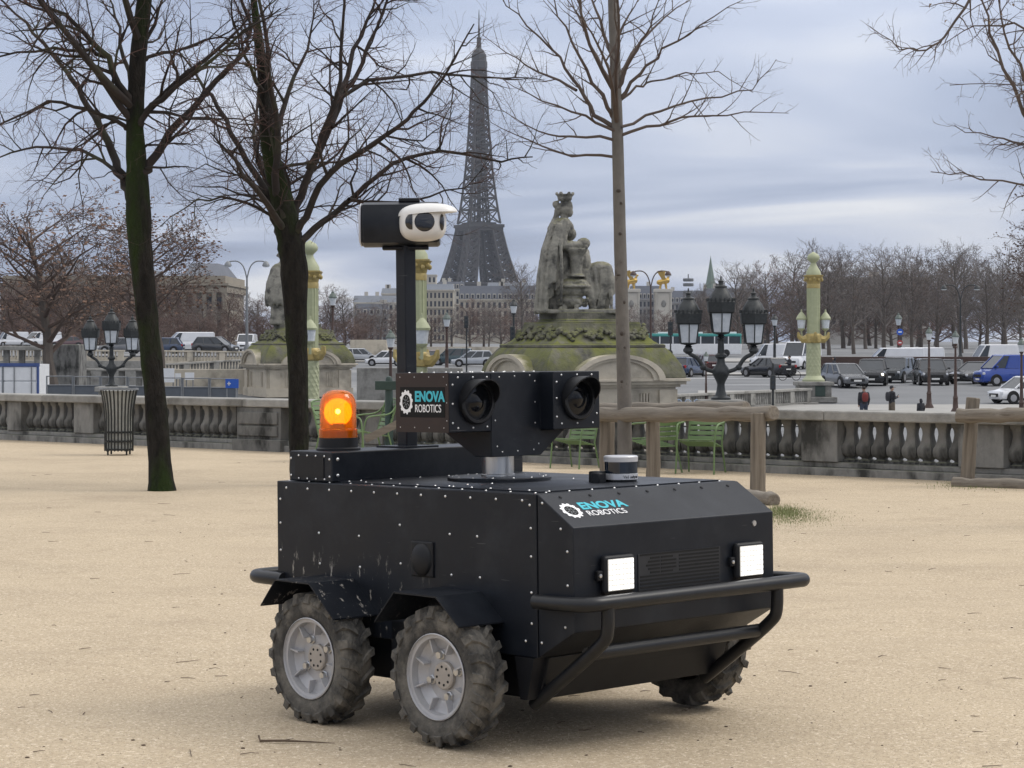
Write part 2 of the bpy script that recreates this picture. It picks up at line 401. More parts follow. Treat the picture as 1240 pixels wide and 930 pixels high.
# ------------------------------------------------------------------ litter bin
BLK = mat('black_metal', (0.018, 0.02, 0.02), (0.03, 0.032, 0.03), 20, 0.5, 0.4)
t = thing('litter_bin', 'flared slatted metal litter bin with pale liner before the balustrade', 'litter bin', G(144, 550))
YB = G(144, 550).y; u = YB / F
def binr(z): z /= 80 * u; return (17.0 + (5.5 * max(0, (z - 0.45) / 0.55) ** 2.2)) * u
bar = None
for i in range(26):
    a = 2 * pi * i / 26
    if bar is None:
        b = MB(); n = 9; pts = []
        for j in range(n): z = (4 + 76 * j / (n - 1)) * u; pts.append((binr(z), z))
        hw = 0.011
        for (r0, z0), (r1, z1) in zip(pts, pts[1:]): b.add([(r0, -hw, z0), (r0, hw, z0), (r1, hw, z1), (r1, -hw, z1), (r0 + .008, -hw, z0), (r0 + .008, hw, z0), (r1 + .008, hw, z1), (r1 + .008, -hw, z1)], [(0, 1, 2, 3), (4, 7, 6, 5), (0, 4, 5, 1), (1, 5, 6, 2), (2, 6, 7, 3), (3, 7, 4, 0)])
        bar = b.build('slat', BLK, t, recalc=True); o = bar
    else: o = inst(bar, t)
    o.rotation_euler = (0, 0, a)
for z in (6, 16, 27): 
    zz = z * u; MB().lathe([(binr(zz) - 0.006, zz - 0.015), (binr(zz) + 0.004, zz - 0.015), (binr(zz) + 0.004, zz + 0.015), (binr(zz) - 0.006, zz + 0.015)], 32, cap=False).build('ring', BLK, t)
zz = 80 * u; MB().lathe([(binr(zz) - 0.02, zz - 0.03), (binr(zz) + 0.015, zz - 0.03), (binr(zz) + 0.015, zz), (binr(zz) - 0.02, zz), (binr(zz) - 0.02, zz - 0.03)], 32, cap=False).build('rim', GREY_P, t)
for i in range(4):
    a = pi / 4 + i * pi / 2; r = 16 * u; MB().box((r * cos(a), r * sin(a), 3 * u), (0.025, 0.025, 7 * u)).build('leg', BLK, t)
LINER = mat('bin_liner', (0.42, 0.43, 0.40), (0.33, 0.34, 0.32), 9, 0.4, bump=0.02, bscale=14)
MB().lathe([(0.0, 5 * u), (15.5 * u, 5 * u), (15.8 * u, 40 * u), (18 * u, 62 * u), (20.5 * u, 77 * u), (19 * u, 76 * u), (17 * u, 60 * u)], 24).build('liner', LINER, t)

# ------------------------------------------------------------------ log fence
WOOD = mat('weathered_wood', (0.24, 0.205, 0.16), (0.13, 0.11, 0.086), 4, 0.9, bump=0.006, bscale=14, stretch=(6, 6, 0.35), c3=(0.10, 0.08, 0.06), s3=5, t3=(0.56, 0.72))
WOODX = mat('weathered_log', (0.25, 0.22, 0.178), (0.14, 0.12, 0.097), 4, 0.9, bump=0.006, bscale=14, stretch=(0.35, 6, 6), c3=(0.10, 0.08, 0.06), s3=5, t3=(0.56, 0.72))
def log_mb(L, r0, r1, n=14, wob=0.01, seed=1, axis=2, k=16, un=.04):
    rr = random.Random(seed); pts = []; rs = []
    for i in range(k + 1):
        z = L * i / k; p = [rr.uniform(-wob, wob), rr.uniform(-wob, wob), z]; 
        pts.append(p if axis == 2 else [z, p[0], p[1]]); rs.append((r0 + (r1 - r0) * i / k) * rr.uniform(1 - un, 1 + un))
    return MB().tube(pts, rs, n)
def fence_post(px, ybase, ytop, r, name='fence_post', label='', lean=0.0, d=None):
    g = G(px, ybase); h = (ybase - ytop) * g.y / F
    o = log_mb(h + 0.1, r, r * 0.95, seed=int(px), k=6, un=.015, wob=.006).build(name, WOOD, bevel=0.012); o.location = (g.x, g.y, g.z - 0.1); o.rotation_euler = (0, lean, 0)
    return tag(o, label, 'post')
fence_post(918, 597, 500, 0.088, label='stout round wooden post under the end of the long log rail')
fence_post(791, 583, 503, 0.088, label='round wooden post with orange cut knot under the log rail')
fence_post(735, 578, 508, 0.10, label='thick brown wooden post close beside the slim tree trunk')
def rail(pa, ya, da, pb, yb, db, r, label, seed, name='log_rail'):
    a, b_ = P(pa, ya, da), P(pb, yb, db); d = b_ - a
    o = log_mb(d.length, r, r * 0.92, seed=seed, axis=0, wob=0.012).build(name, WOODX, bevel=0.015)
    o.location = a; o.rotation_euler = d.to_track_quat('X', 'Z').to_euler(); return tag(o, label, 'log')
d1, d2, d3 = G(918, 597).y, G(791, 583).y, G(737, 578).y
rail(690, 503, d2 + 1.4, 937, 501, d1 - 0.05, 0.092, 'long grey split log rail resting on wooden posts behind the robot', 3)
rail(700, 496, d2 + 1.9, 905, 493.5, d1 + 1.6, 0.08, 'thinner grey log lying just behind the long log rail', 5)
rail(868, 596, 24.6, 938, 604.5, 22.4, 0.082, 'short log lying on the sand by the end post', 9, 'ground_log')
g = G(1170, 588); o = log_mb(1.14, 0.085, 0.08, seed=21, k=6, un=.015, wob=.006).build('fence_post', WOOD, bevel=0.012); o.location = (g.x, g.y, g.z - 0.1); o.rotation_euler = (0, 0.07, 0); tag(o, 'tall leaning wooden post in front of the balustrade pedestal', 'post')
rail(1158, 503, g.y - 0.1, 1330, 503, g.y - 0.9, 0.085, 'knotty log rail fixed to the tall leaning post', 13)
rail(1154, 586, g.y - 0.15, 1330, 589, g.y - 1.0, 0.075, 'thin log lying on the sand below the leaning post', 17, 'ground_log')
fence_post(1320, 592, 503, 0.09, label='wooden post carrying the far end of the knotty rail')

# ------------------------------------------------------------------ green garden chairs
CH = mat('green_chair_paint', (0.145, 0.225, 0.09), (0.12, 0.19, 0.078), 6, 0.45)
def chair(px, py, rz, label, k=1.0):
    g = G(px, py); t = thing('garden_chair', label, 'chair', g, rz, 'green metal chairs by the balustrade'); t.scale = (k, k, k)
    for sx in (-1, 1):
        MB().tube(smooth_path([(sx * 0.26, 0.24, 0), (sx * 0.25, 0.20, 0.40), (sx * 0.27, 0.17, 0.62), (sx * 0.28, 0.05, 0.65), (sx * 0.27, -0.22, 0.66), (sx * 0.24, -0.33, 0.80)]), 0.0125, 8).build('arm', CH, t)
        MB().tube([(sx * 0.25, -0.30, 0), (sx * 0.23, -0.20, 0.38), (sx * 0.235, -0.34, 0.86)], 0.0125, 8).build('leg', CH, t)
    for i in range(8):
        y = 0.22 - i * 0.058; z = 0.43 - 0.012 * i + (0.012 if i in (0,) else 0)
        MB().box((0, y, z), (0.46, 0.045, 0.012)).build('seat_slat', CH, t)
    for i in range(7):
        k_ = i / 6; MB().box((0, -0.22 - 0.13 * k_, 0.45 + 0.39 * k_), (0.46, 0.012, 0.05), Matrix.Rotation(0.32, 3, 'X')).build('back_slat', CH, t)
    MB().tube(smooth_path([(-0.24, -0.33, 0.8), (-0.22, -0.36, 0.89), (0.22, -0.36, 0.89), (0.24, -0.33, 0.8)]), 0.0125, 8).build('back_rail', CH, t)
chair(695, 567, 2.5, 'pale green metal chair just right of the robot turret, by the brown post', 0.92)
chair(790, 572, 0.7, 'green chair tipped close behind the knotted post')
chair(848, 573, 2.75, 'green metal armchair seen between the two rail posts', 1.0)
chair(412, 560, 4.1, 'green metal chair behind the orange beacon')
chair(448, 556, 2.0, 'green metal chair next to the dark green sign post')
# dark green sign post with cross board
g = G(471, 556); t = thing('sign_post', 'dark green post with a short cross board behind the robot', 'sign post', g)
DG = mat('dark_green_paint', (0.018, 0.04, 0.032), (0.03, 0.055, 0.045), 12, 0.5)
h = (556 - 456) * g.y / F
MB().lathe([(0.075, 0), (0.075, 0.25), (0.06, 0.3), (0.058, h - 0.1), (0.05, h - 0.03), (0.035, h), (0, h + 0.01)], 10).build('post', DG, t)
MB().box((-0.01, -0.07, h - 0.13), (0.38, 0.03, 0.13)).build('board', DG, t, bevel=0.006)
o = MB().box((0, 0, 0), (0.95, 0.05, 0.09), Matrix.Rotation(-0.45, 3, 'Y')).build('wooden_slat', WOODX); o.location = P(484, 512, 27); tag(o, 'tilted brown wooden slat leaning on the chair by the turret', 'slat')

# ------------------------------------------------------------------ grass, twigs and grit on the sand
GRASS = mat('grass_blades', (0.12, 0.165, 0.045), (0.22, 0.22, 0.10), 30, 0.7)
def grass(px0, px1, py0, py1, n, label, hmax=0.07, seed=4):
    rr = random.Random(seed); b = MB()
    for i in range(n):
        px = rr.gauss((px0 + px1) / 2, (px1 - px0) / 4.2); py = rr.gauss((py0 + py1) / 2, (py1 - py0) / 4.5)
        g = G(px, py); h = hmax * rr.uniform(0.3, 1); a = rr.uniform(0, 2 * pi); l = h * rr.uniform(0.2, 0.9)
        w = 0.004; dx, dy = cos(a), sin(a)
        b.add([(g.x - dy * w, g.y + dx * w, g.z - 0.01), (g.x + dy * w, g.y - dx * w, g.z - 0.01), (g.x + dx * l, g.y + dy * l, g.z + h)], [(0, 1, 2)])
    tag(b.build('grass', GRASS, smooth=False, recalc=False), label, 'grass', kind='stuff')
grass(900, 1010, 612, 642, 3800, 'patch of short green grass on sand right of the robot', 0.028)
grass(1130, 1240, 583, 594, 800, 'thin grass growing along the log on the ground', 0.04, 5)
grass(928, 972, 613, 628, 900, 'tuft of longer green grass beside the ground log', 0.045, 6)
TWIG = mat('twig', (0.075, 0.05, 0.035), (0.12, 0.085, 0.055), 20, 0.9)
b = MB(); rr = random.Random(11)
for i in range(130):
    px, py = rr.uniform(-60, 1300), 560 + 400 * rr.random() ** 1.3
    g = G(px, py); L_ = rr.uniform(0.02, 0.09) * (1.0 if rr.random() < 0.85 else 1.7); a = rr.gauss(0, 0.8)
    pts = [(g.x, g.y, tz2(g.x, g.y) + 0.004), (g.x + cos(a) * L_ / 2, g.y + sin(a) * L_ / 2 + rr.uniform(-.02, .02), tz2(g.x, g.y) + 0.005), (g.x + cos(a) * L_, g.y + sin(a) * L_, tz2(g.x, g.y) + 0.004)]
    b.tube(pts, [0.002, 0.0019, 0.001], 4)
for i in range(240):
    px, py = rr.uniform(-60, 1300), 560 + 400 * rr.random() ** 1.2
    g = G(px, py); r = rr.uniform(0.002, 0.007); b.ball((g.x, g.y, tz2(g.x, g.y) + r * 0.3), (r * 1.4, r, r * 0.6), 6, 4)
tag(b.build('twigs_and_crumbs', TWIG, recalc=False), 'scattered dark twigs and crumbs lying on the sand', 'debris', kind='stuff')
g = G(345, 900); b = MB(); b.tube([(g.x - 0.11, g.y + 0.05, g.z + 0.02), (g.x - 0.1, g.y + 0.01, g.z + 0.008), (g.x, g.y - 0.01, g.z + 0.012), (g.x + 0.1, g.y, g.z + 0.006), (g.x + 0.2, g.y - 0.02, g.z + 0.004)], [0.005, 0.005, 0.0045, 0.003, 0.001], 6)
b.tube([(g.x - 0.01, g.y - 0.01, g.z + 0.012), (g.x + 0.03, g.y + 0.05, g.z + 0.01)], [0.003, 0.001], 5)
tag(b.build('twig', TWIG), 'crooked dark twig on the sand near the rear wheel', 'twig')
PEB = mat('pale_grit', (0.70, 0.60, 0.46), (0.26, 0.20, 0.14), 37, 0.9)
b = MB(); rr = random.Random(15)
for i in range(15000):
    px, py = rr.uniform(-60, 1300), 640 + 330 * rr.random() ** 0.8
    g = G(px, py); r = rr.uniform(0.0015, 0.0038); z = tz2(g.x, g.y)
    b.add([(g.x - r, g.y, z), (g.x, g.y - r, z), (g.x + r, g.y, z), (g.x, g.y + r, z), (g.x, g.y, z + r * 1.1)], [(0, 1, 4), (1, 2, 4), (2, 3, 4), (3, 0, 4)])
tag(b.build('grit', PEB, recalc=False), 'fine pale grit strewn over the near sand', 'grit', kind='stuff')
# ------------------------------------------------------------------ the robot
RL, RS, ZT, ZC, RW, ZF, ZHH = 1.652, 0.198, 1.004, 0.882, 1.181, 0.482, 0.368
PAINT = mat('black_powder_coat', (0.0055, 0.0072, 0.0112), (0.0080, 0.0102, 0.0150), 6, 0.42, bump=0.0004, bscale=500, spec=0.28)
nt = PAINT.node_tree; bs = nt.nodes['Principled BSDF']; src = bs.inputs['Base Color'].links[0].from_socket
tcn = nt.nodes.new('ShaderNodeTexCoord')
mp = nt.nodes.new('ShaderNodeMapping'); mp.inputs['Scale'].default_value = (9, 9, 2.6); nt.links.new(tcn.outputs['Object'], mp.inputs[0])
nz = nt.nodes.new('ShaderNodeTexNoise'); nz.inputs['Scale'].default_value = 3.2; nz.inputs['Detail'].default_value = 6; nz.inputs['Roughness'].default_value = 0.72; nt.links.new(mp.outputs[0], nz.inputs['Vector'])
sx = nt.nodes.new('ShaderNodeSeparateXYZ'); nt.links.new(tcn.outputs['Object'], sx.inputs[0])
def mrx(f, a, b):
    r = nt.nodes.new('ShaderNodeMapRange'); nt.links.new(f, r.inputs[0]); r.inputs[1].default_value = a; r.inputs[2].default_value = b; return r.outputs[0]
def mu(a, b):
    r = nt.nodes.new('ShaderNodeMath'); r.operation = 'MULTIPLY'; nt.links.new(a, r.inputs[0]); nt.links.new(b, r.inputs[1]); return r.outputs[0]
dirt = mu(mu(mrx(nz.outputs[0], 0.585, 0.63), mrx(sx.outputs[0], -0.55, -1.0)), mu(mrx(sx.outputs[2], 0.74, 0.62), mrx(sx.outputs[1], 0.1, 0.02)))   # mud splashes low on the rear side panel
mxx = nt.nodes.new('ShaderNodeMix'); mxx.data_type = 'RGBA'; nt.links.new(dirt, mxx.inputs[0]); nt.links.new(src, mxx.inputs[6]); mxx.inputs[7].default_value = (0.30, 0.28, 0.25, 1)
dn = nt.nodes.new('ShaderNodeTexNoise'); dn.inputs['Scale'].default_value = 2.6; dn.inputs['Detail'].default_value = 9; dn.inputs['Roughness'].default_value = 0.68; nt.links.new(tcn.outputs['Object'], dn.inputs['Vector'])
mx3 = nt.nodes.new('ShaderNodeMix'); mx3.data_type = 'RGBA'; nt.links.new(mrx(dn.outputs[0], 0.50, 0.80), mx3.inputs[0]); nt.links.new(mxx.outputs[2], mx3.inputs[6]); mx3.inputs[7].default_value = (0.024, 0.028, 0.035, 1)   # thin dust film
sc_ = nt.nodes.new('ShaderNodeMapping'); sc_.inputs['Scale'].default_value = (3, 3, 60); sc_.inputs['Rotation'].default_value = (0.2, 0.5, 0); nt.links.new(tcn.outputs['Object'], sc_.inputs[0])
sn2 = nt.nodes.new('ShaderNodeTexNoise'); sn2.inputs['Scale'].default_value = 2.2; sn2.inputs['Detail'].default_value = 2; nt.links.new(sc_.outputs[0], sn2.inputs['Vector'])
mx4 = nt.nodes.new('ShaderNodeMix'); mx4.data_type = 'RGBA'; nt.links.new(mrx(sn2.outputs[0], 0.735, 0.76), mx4.inputs[0]); nt.links.new(mx3.outputs[2], mx4.inputs[6]); mx4.inputs[7].default_value = (0.05, 0.05, 0.052, 1)    # scuffs
nt.links.new(mx4.outputs[2], bs.inputs['Base Color'])
dust = nt.nodes.new('ShaderNodeTexNoise'); dust.inputs['Scale'].default_value = 4; dust.inputs['Detail'].default_value = 8; nt.links.new(tcn.outputs['Object'], dust.inputs['Vector'])
rr_ = nt.nodes.new('ShaderNodeMapRange'); nt.links.new(dust.outputs[0], rr_.inputs[0]); rr_.inputs[3].default_value = 0.26; rr_.inputs[4].default_value = 0.54; nt.links.new(rr_.outputs[0], bs.inputs['Roughness'])
PAINT_B = mat('brown_black_sheet', (0.022, 0.014, 0.012), (0.034, 0.02, 0.016), 5, 0.4, spec=0.35)
RUB_T = mat('black_plastic', (0.0055, 0.006, 0.0078), (0.009, 0.0098, 0.012), 10, 0.5, spec=0.3)
GLOSS = mat('dark_glass', (0.004, 0.004, 0.006), (0.006, 0.007, 0.009), 3, 0.12, spec=0.3)
STEEL = mat('brushed_steel', (0.62, 0.62, 0.61), (0.48, 0.48, 0.48), 5, 0.28, 0.9, stretch=(8, 8, 0.4))
RIVET = mat('rivet_metal', (0.72, 0.72, 0.71), (0.55, 0.55, 0.55), 40, 0.3, 0.8)
ALU = mat('grey_cast_aluminium', (0.47, 0.47, 0.485), (0.36, 0.36, 0.37), 9, 0.42, 0.25, bump=0.001, bscale=60)
TYRE = mat('muddy_tyre_rubber', (0.022, 0.022, 0.022), (0.085, 0.08, 0.07), 7, 0.92, bump=0.008, bscale=45, c3=(0.165, 0.152, 0.130), s3=9, t3=(0.44, 0.66))
WGL = mat('camera_window_glass', (0.005, 0.005, 0.007), rough=0.05, spec=0.8)
WH = mat('white_plastic', (0.74, 0.73, 0.70), (0.68, 0.67, 0.64), 3, 0.35)
WH_L = mat('white_lettering', (0.82, 0.82, 0.82)); CY = mat('cyan_lettering', (0.06, 0.46, 0.55)); SILV = mat('silver_band', (0.55, 0.56, 0.58), (0.5, 0.5, 0.52), 5, 0.35, 0.4)
LAMP = mat('lit_led_panel', (0.25, 0.25, 0.24), rough=0.3, emit=((1.0, 0.95, 0.86), 0.66)); LED = mat('lit_led', (0.95, 0.95, 0.95), rough=0.3, emit=((1.0, 0.99, 0.97), 2.8))

robot = thing('security_robot', 'black four-wheeled riveted security robot with camera mast, orange beacon and turret', 'robot')
c, s = cos(-0.813), sin(-0.813); Rz = Matrix(((c, -s, 0), (s, c, 0), (0, 0, 1)))
c, s = cos(-0.015), sin(-0.015); Ry = Matrix(((c, 0, s), (0, 1, 0), (-s, 0, c)))
robot.matrix_world = Matrix.Translation((0.106, 8.467, -SG * 8.467 + 0.004)) @ (Rz @ Ry).to_4x4()
robot.rotation_mode = 'XYZ'
def part(mb, name, m, parent=robot, **k): return mb.build(name, m, parent, **k)
# hull
part(MB().prism([(-RL, ZHH), (-RL, ZT), (-0.003, ZT), (-0.003, ZHH)], 0, RW), 'hull', PAINT, smooth=False, bevel=0.004)
part(MB().prism([(0.003, ZHH + 0.003), (0.003, ZT), (RS, ZC), (RS, ZF)], 0, RW), 'nose', PAINT, smooth=False, bevel=0.004)
part(MB().box((-0.72, RW / 2, ZT + 0.003), (1.36, RW - 0.12, 0.006)), 'top_lid', PAINT, smooth=False)
part(MB().prism([(-1.6, 0.19), (-1.62, 0.366), (0.0, 0.366), (-0.02, 0.30), (-0.06, 0.195)], 0.06, RW - 0.06), 'belly', RUB_T, smooth=False, bevel=0.004)
for u in (-0.378, -1.184): part(MB().lathe([(0.05, -0.125), (0.05, RW + 0.125)], 12, (u, 0, 0.281), 'Y'), 'axle', RUB_T)
part(MB().box((-0.78, 0.03, 0.33), (0.20, 0.06, 0.24)), 'wheel_bracket', RUB_T, smooth=False, bevel=0.004)
part(MB().prism([(-0.1, 0.2), (-0.13, 0.366), (-0.02, 0.366), (-0.06, 0.2)], -0.004, 0.06), 'corner_bracket', RUB_T, smooth=False)
# rivets: too small to pick apart
rv = MB()
def riv(p, n, r=0.0058):
    n = Vector(n).normalized(); u = n.orthogonal().normalized(); w = n.cross(u); p = Vector(p); o = len(rv.v); k = 8
    for rr2, h in ((1.0, -0.001), (0.8, 0.45), (0.35, 0.7)):
        for j in range(k): a = 2 * pi * j / k; q = p + (u * cos(a) + w * sin(a)) * r * rr2 + n * r * h; rv.v.append(tuple(q))
    for i in range(2):
        for j in range(k): j2 = (j + 1) % k; rv.f.append((o + i * k + j, o + i * k + j2, o + (i + 1) * k + j2, o + (i + 1) * k + j))
    rv.f.append(tuple(o + 2 * k + j for j in range(k)))
SV = (0, -1, 0)
for i in range(11): riv((-1.584 + 0.1502 * i, 0, 0.976), SV)
for w in (0.925, 0.82, 0.70, 0.58): riv((-1.628, 0, w), SV)
for u, w in ((-1.357, .788), (-1.352, .656), (-1.085, .788), (-1.08, .657), (-.818, .847), (-.815, .687), (-.508, .824), (-.344, .823), (-.5, .66), (-.33, .66), (-.04, .96), (-.035, .87), (-.035, .76), (-.035, .62), (-.035, .5), (-.07, .43), (.02, .43), (.03, .97), (.13, .875), (.165, .79), (.165, .66), (.15, .50)): riv((u, 0, w), SV)
UP = (0, 0, 1)
for i in range(12): riv((-1.6 + 0.142 * i, 0.03, ZT + 0.001), UP, 0.005); riv((-1.25 + 0.112 * i, 0.085, ZT + 0.006), UP, 0.005)
for i in range(9): riv((-0.03, 0.08 + 0.128 * i, ZT + 0.001), UP, 0.005); riv((-0.62 - 0.02 * (i % 2), 0.1 + 0.12 * i, ZT + 0.006), UP, 0.005); riv((-1.6 + i * 0.18, RW - 0.03, ZT + 0.001), UP, 0.005)
for i in range(6): riv((-1.25, 0.15 + i * 0.17, ZT + 0.006), UP, 0.005)
for i in range(14): a = 2 * pi * i / 14; riv((-0.815 + 0.2 * cos(a), 0.565 + 0.2 * sin(a), ZT + 0.022), UP, 0.005)
su = Vector((-RS, 0, ZT - ZC)).normalized(); sn_ = Vector((0, 1, 0)).cross(su)
# slope bolts are black
bolts = MB()
for i in range(7):
    p = Vector((RS, 0.10 + i * 0.165, ZC)) + su * 0.2; q = sn_.to_track_quat('Z', 'Y').to_matrix()
    o_ = len(bolts.v); bolts.lathe([(0.008, 0), (0.008, 0.003), (0.004, 0.006)], 8)
    for k in range(o_, len(bolts.v)): bolts.v[k] = tuple(q @ Vector(bolts.v[k]) + p)
tag(part(bolts, 'bolts', RUB_T), kind='stuff')
# beam end and turret rivets
for u in (-1.585, -1.315):
    for w in (1.03, 1.105): riv((u, 0.028, w), SV)
for i in range(4): riv((-1.53 + 0.06 * i, 0.028, 1.118), SV, 0.005); riv((-1.53 + 0.06 * i, 0.028, 1.018), SV, 0.005)
for v, w in ((.06, 1.105), (.06, 1.035)): riv((-1.298, v, w), (1, 0, 0), 0.008)
TU0, TU1, TUR = -1.04, -0.70, -0.615; TV0, TV1, TV2 = 0.175, 0.70, 0.985; TW0, TW1 = 1.225, 1.476
for i in range(4): riv((TU0 + 0.03 + 0.093 * i, TV0, TW1 - 0.018), SV, 0.005); riv((TU0 + 0.03 + 0.093 * i, TV0, TW0 + 0.02), SV, 0.005)
for w in (1.425, 1.35, 1.275): riv((TU1 - 0.012, TV0, w), SV, 0.005)
FN = (1, 0, 0)
for v, w in ((.195, 1.425), (.195, 1.345), (.195, 1.265), (.225, 1.455), (.31, 1.455), (.39, 1.455), (.46, 1.455), (.55, 1.458), (.64, 1.46), (.225, 1.243), (.31, 1.243), (.39, 1.245), (.43, 1.427), (.435, 1.35), (.435, 1.27), (.67, 1.435), (.67, 1.345), (.67, 1.255), (.445, 1.16), (.475, 1.135), (.565, 1.137), (.66, 1.14), (.69, 1.165)): riv((TU1, v, w), FN, 0.005)
for v, w in ((.72, 1.43), (.72, 1.36), (.72, 1.28), (.75, 1.46), (.845, 1.46), (.935, 1.46), (.965, 1.42), (.75, 1.25), (.845, 1.25), (.94, 1.25), (.965, 1.29)): riv((TUR, v, w), FN, 0.005)
for i in range(9): riv((TU1 - 0.02, TV0 + 0.03 + i * 0.06, TW1 + 0.0), UP, 0.005); riv((TU0 + 0.03, TV0 + 0.05 + i * 0.07, TW1), UP, 0.005)
tag(part(rv, 'rivets', RIVET, recalc=False), kind='stuff')
# speaker on the side
sp = part(MB().box((-0.672, -0.004, 0.714), (0.135, 0.012, 0.145)), 'speaker', RUB_T, bevel=0.02, smooth=False, seg=3)
part(MB().ball((-0.672, -0.008, 0.712), (0.062, 0.022, 0.068), 24, 12), 'speaker_dome', RUB_T, sp)
# fenders
def fender(pts, v0, v1, th=0.006):
    b = MB(); poly = pts + [(u, w - th) for u, w in reversed(pts)]
    return b.prism(poly, v0, v1)
for v0, v1 in ((-0.24, 0.0), (RW, RW + 0.24)):
    part(fender([(-0.70, 0.48), (-0.58, 0.606), (-0.327, 0.604), (-0.193, 0.497)], v0, v1), 'fender', PAINT, smooth=False)
    part(fender([(-1.46, 0.49), (-1.355, 0.606), (-1.125, 0.604), (-0.965, 0.467)], v0, v1), 'fender', PAINT, smooth=False)
# wheels
def lug_tyre():
    b = MB(); n = 64; R0 = 0.266
    prof = [(0.165, -0.085), (0.185, -0.10), (0.215, -0.106), (0.243, -0.102), (0.258, -0.088), (R0, -0.05), (R0 + 0.002, 0), (R0, 0.05), (0.258, 0.088), (0.243, 0.102), (0.215, 0.106), (0.185, 0.10), (0.165, 0.085)]
    b.lathe(prof, n, axis='Y', cap=False)
    K = 20; rr = random.Random(5)
    for side in (-1, 1):
        for i in range(K):
            a0 = 2 * pi * (i + (0.5 if side > 0 else 0)) / K
            # a chevron lug: from the tread centre out over the shoulder
            path = [(0.005, R0 + 0.0, -0.10), (0.05, R0 - 0.004, 0.0), (0.092, 0.257, 0.055), (0.109, 0.232, 0.075)]
            hh = [0.015, 0.017, 0.018, 0.004]; hw = [0.015, 0.016, 0.02, 0.024]
            vs = []
            for (y, r, da), h_, w_ in zip(path, hh, hw):
                h_ *= rr.uniform(0.8, 1.15)
                for dd, hk in ((-w_ / r, -0.004), (-w_ * 0.7 / r, h_), (w_ * 0.7 / r, h_), (w_ / r, -0.004)):
                    a = a0 + da + dd; ra = r + hk * (0.55 if y > 0.1 else 1); yy = y + (0.006 if (hk > 0 and y > 0.08) else 0)
                    vs.append((ra * cos(a), side * yy, ra * sin(a)))
            fs = []
            for k in range(3):
                for j in range(3): fs.append((k * 4 + j, k * 4 + j + 1, k * 4 + 5 + j, k * 4 + 4 + j))
            fs += [(0, 1, 2, 3), (12, 15, 14, 13)]
            b.add(vs, fs)
    return b
def wheel(u, v, side):
    w = part(MB().lathe([(0.168, -0.102), (0.172, -0.098), (0.168, -0.088), (0.152, -0.084), (0.148, -0.04), (0.135, -0.03), (0.118, -0.026), (0.105, -0.012), (0.0, -0.012)], 48, axis='Y', cap=False), 'wheel', ALU, loc=(u, v, 0.281), rot=(0, rnd.uniform(0, 6), 0 if side < 0 else pi))
    part(lug_tyre(), 'tyre', TYRE, w, ang=30)
    part(MB().lathe([(0.056, -0.01), (0.056, -0.034), (0.05, -0.04), (0.0, -0.041)], 28, axis='Y', cap=False), 'hub_cap', mat('hub_disc', (0.42, 0.38, 0.33), (0.34, 0.31, 0.28), 9, 0.5, 0.2), w)
    for i in range(8):
        a = 2 * pi * i / 8; part(MB().lathe([(0.0055, -0.038), (0.0055, -0.0425), (0, -0.0425)], 8, (0.036 * cos(a), 0, 0.036 * sin(a)), 'Y'), 'hub_hole', RUB_T, w)
    for i in range(8):
        a = 2 * pi * i / 8 + 0.2; R = Matrix.Rotation(-a, 3, 'Y')
        part(MB().box(R @ Vector((0.125, -0.045, 0)), (0.055, 0.05, 0.006), R), 'rib', ALU, w, smooth=False)
    for i in range(4):
        a = 2 * pi * i / 4 + 0.9; part(MB().lathe([(0.02, -0.01), (0.02, -0.022), (0.015, -0.024), (0.015, -0.046), (0.0, -0.047)], 6, (0.083 * cos(a), 0, 0.083 * sin(a)), 'Y'), 'wheel_nut', STEEL, w)
    w.scale = (1, 0.70, 1)
    return w
for u in (-0.378, -1.184): wheel(u, -0.132, -1); wheel(u, RW + 0.132, 1)
# bumpers
BT = mat('bumper_tube_paint', (0.008, 0.0085, 0.010), (0.013, 0.014, 0.016), 12, 0.36, spec=0.35)
fb = part(MB().tube(smooth_path([(0.02, -0.032, 0.592), (0.14, -0.032, 0.592), (0.28, -0.02, 0.595), (0.30, 0.08, 0.597), (0.30, RW + 0.02, 0.597), (0.285, RW + 0.11, 0.595), (0.14, RW + 0.12, 0.592), (0.0, RW + 0.05, 0.592)]), 0.029, 16), 'front_bumper', BT)
for v in (0.09, RW - 0.09): part(MB().tube(smooth_path([(0.29, v, 0.59), (0.29, v, 0.49), (0.27, v, 0.44), (-0.10, v - 0.02, 0.17)], it=3), 0.026, 14), 'bumper_leg', BT, fb)
part(MB().tube([(0.195, 0.07, 0.395), (0.195, RW - 0.09, 0.395)], 0.027, 14), 'cross_bar', BT, fb)
part(MB().tube(smooth_path([(-1.60, -0.005, 0.572), (-1.78, -0.005, 0.572), (-1.85, 0.02, 0.572), (-1.86, 0.12, 0.572), (-1.86, RW - 0.12, 0.572), (-1.85, RW - 0.02, 0.572), (-1.78, RW, 0.572), (-1.6, RW, 0.572)]), 0.03, 16), 'rear_bumper', BT)
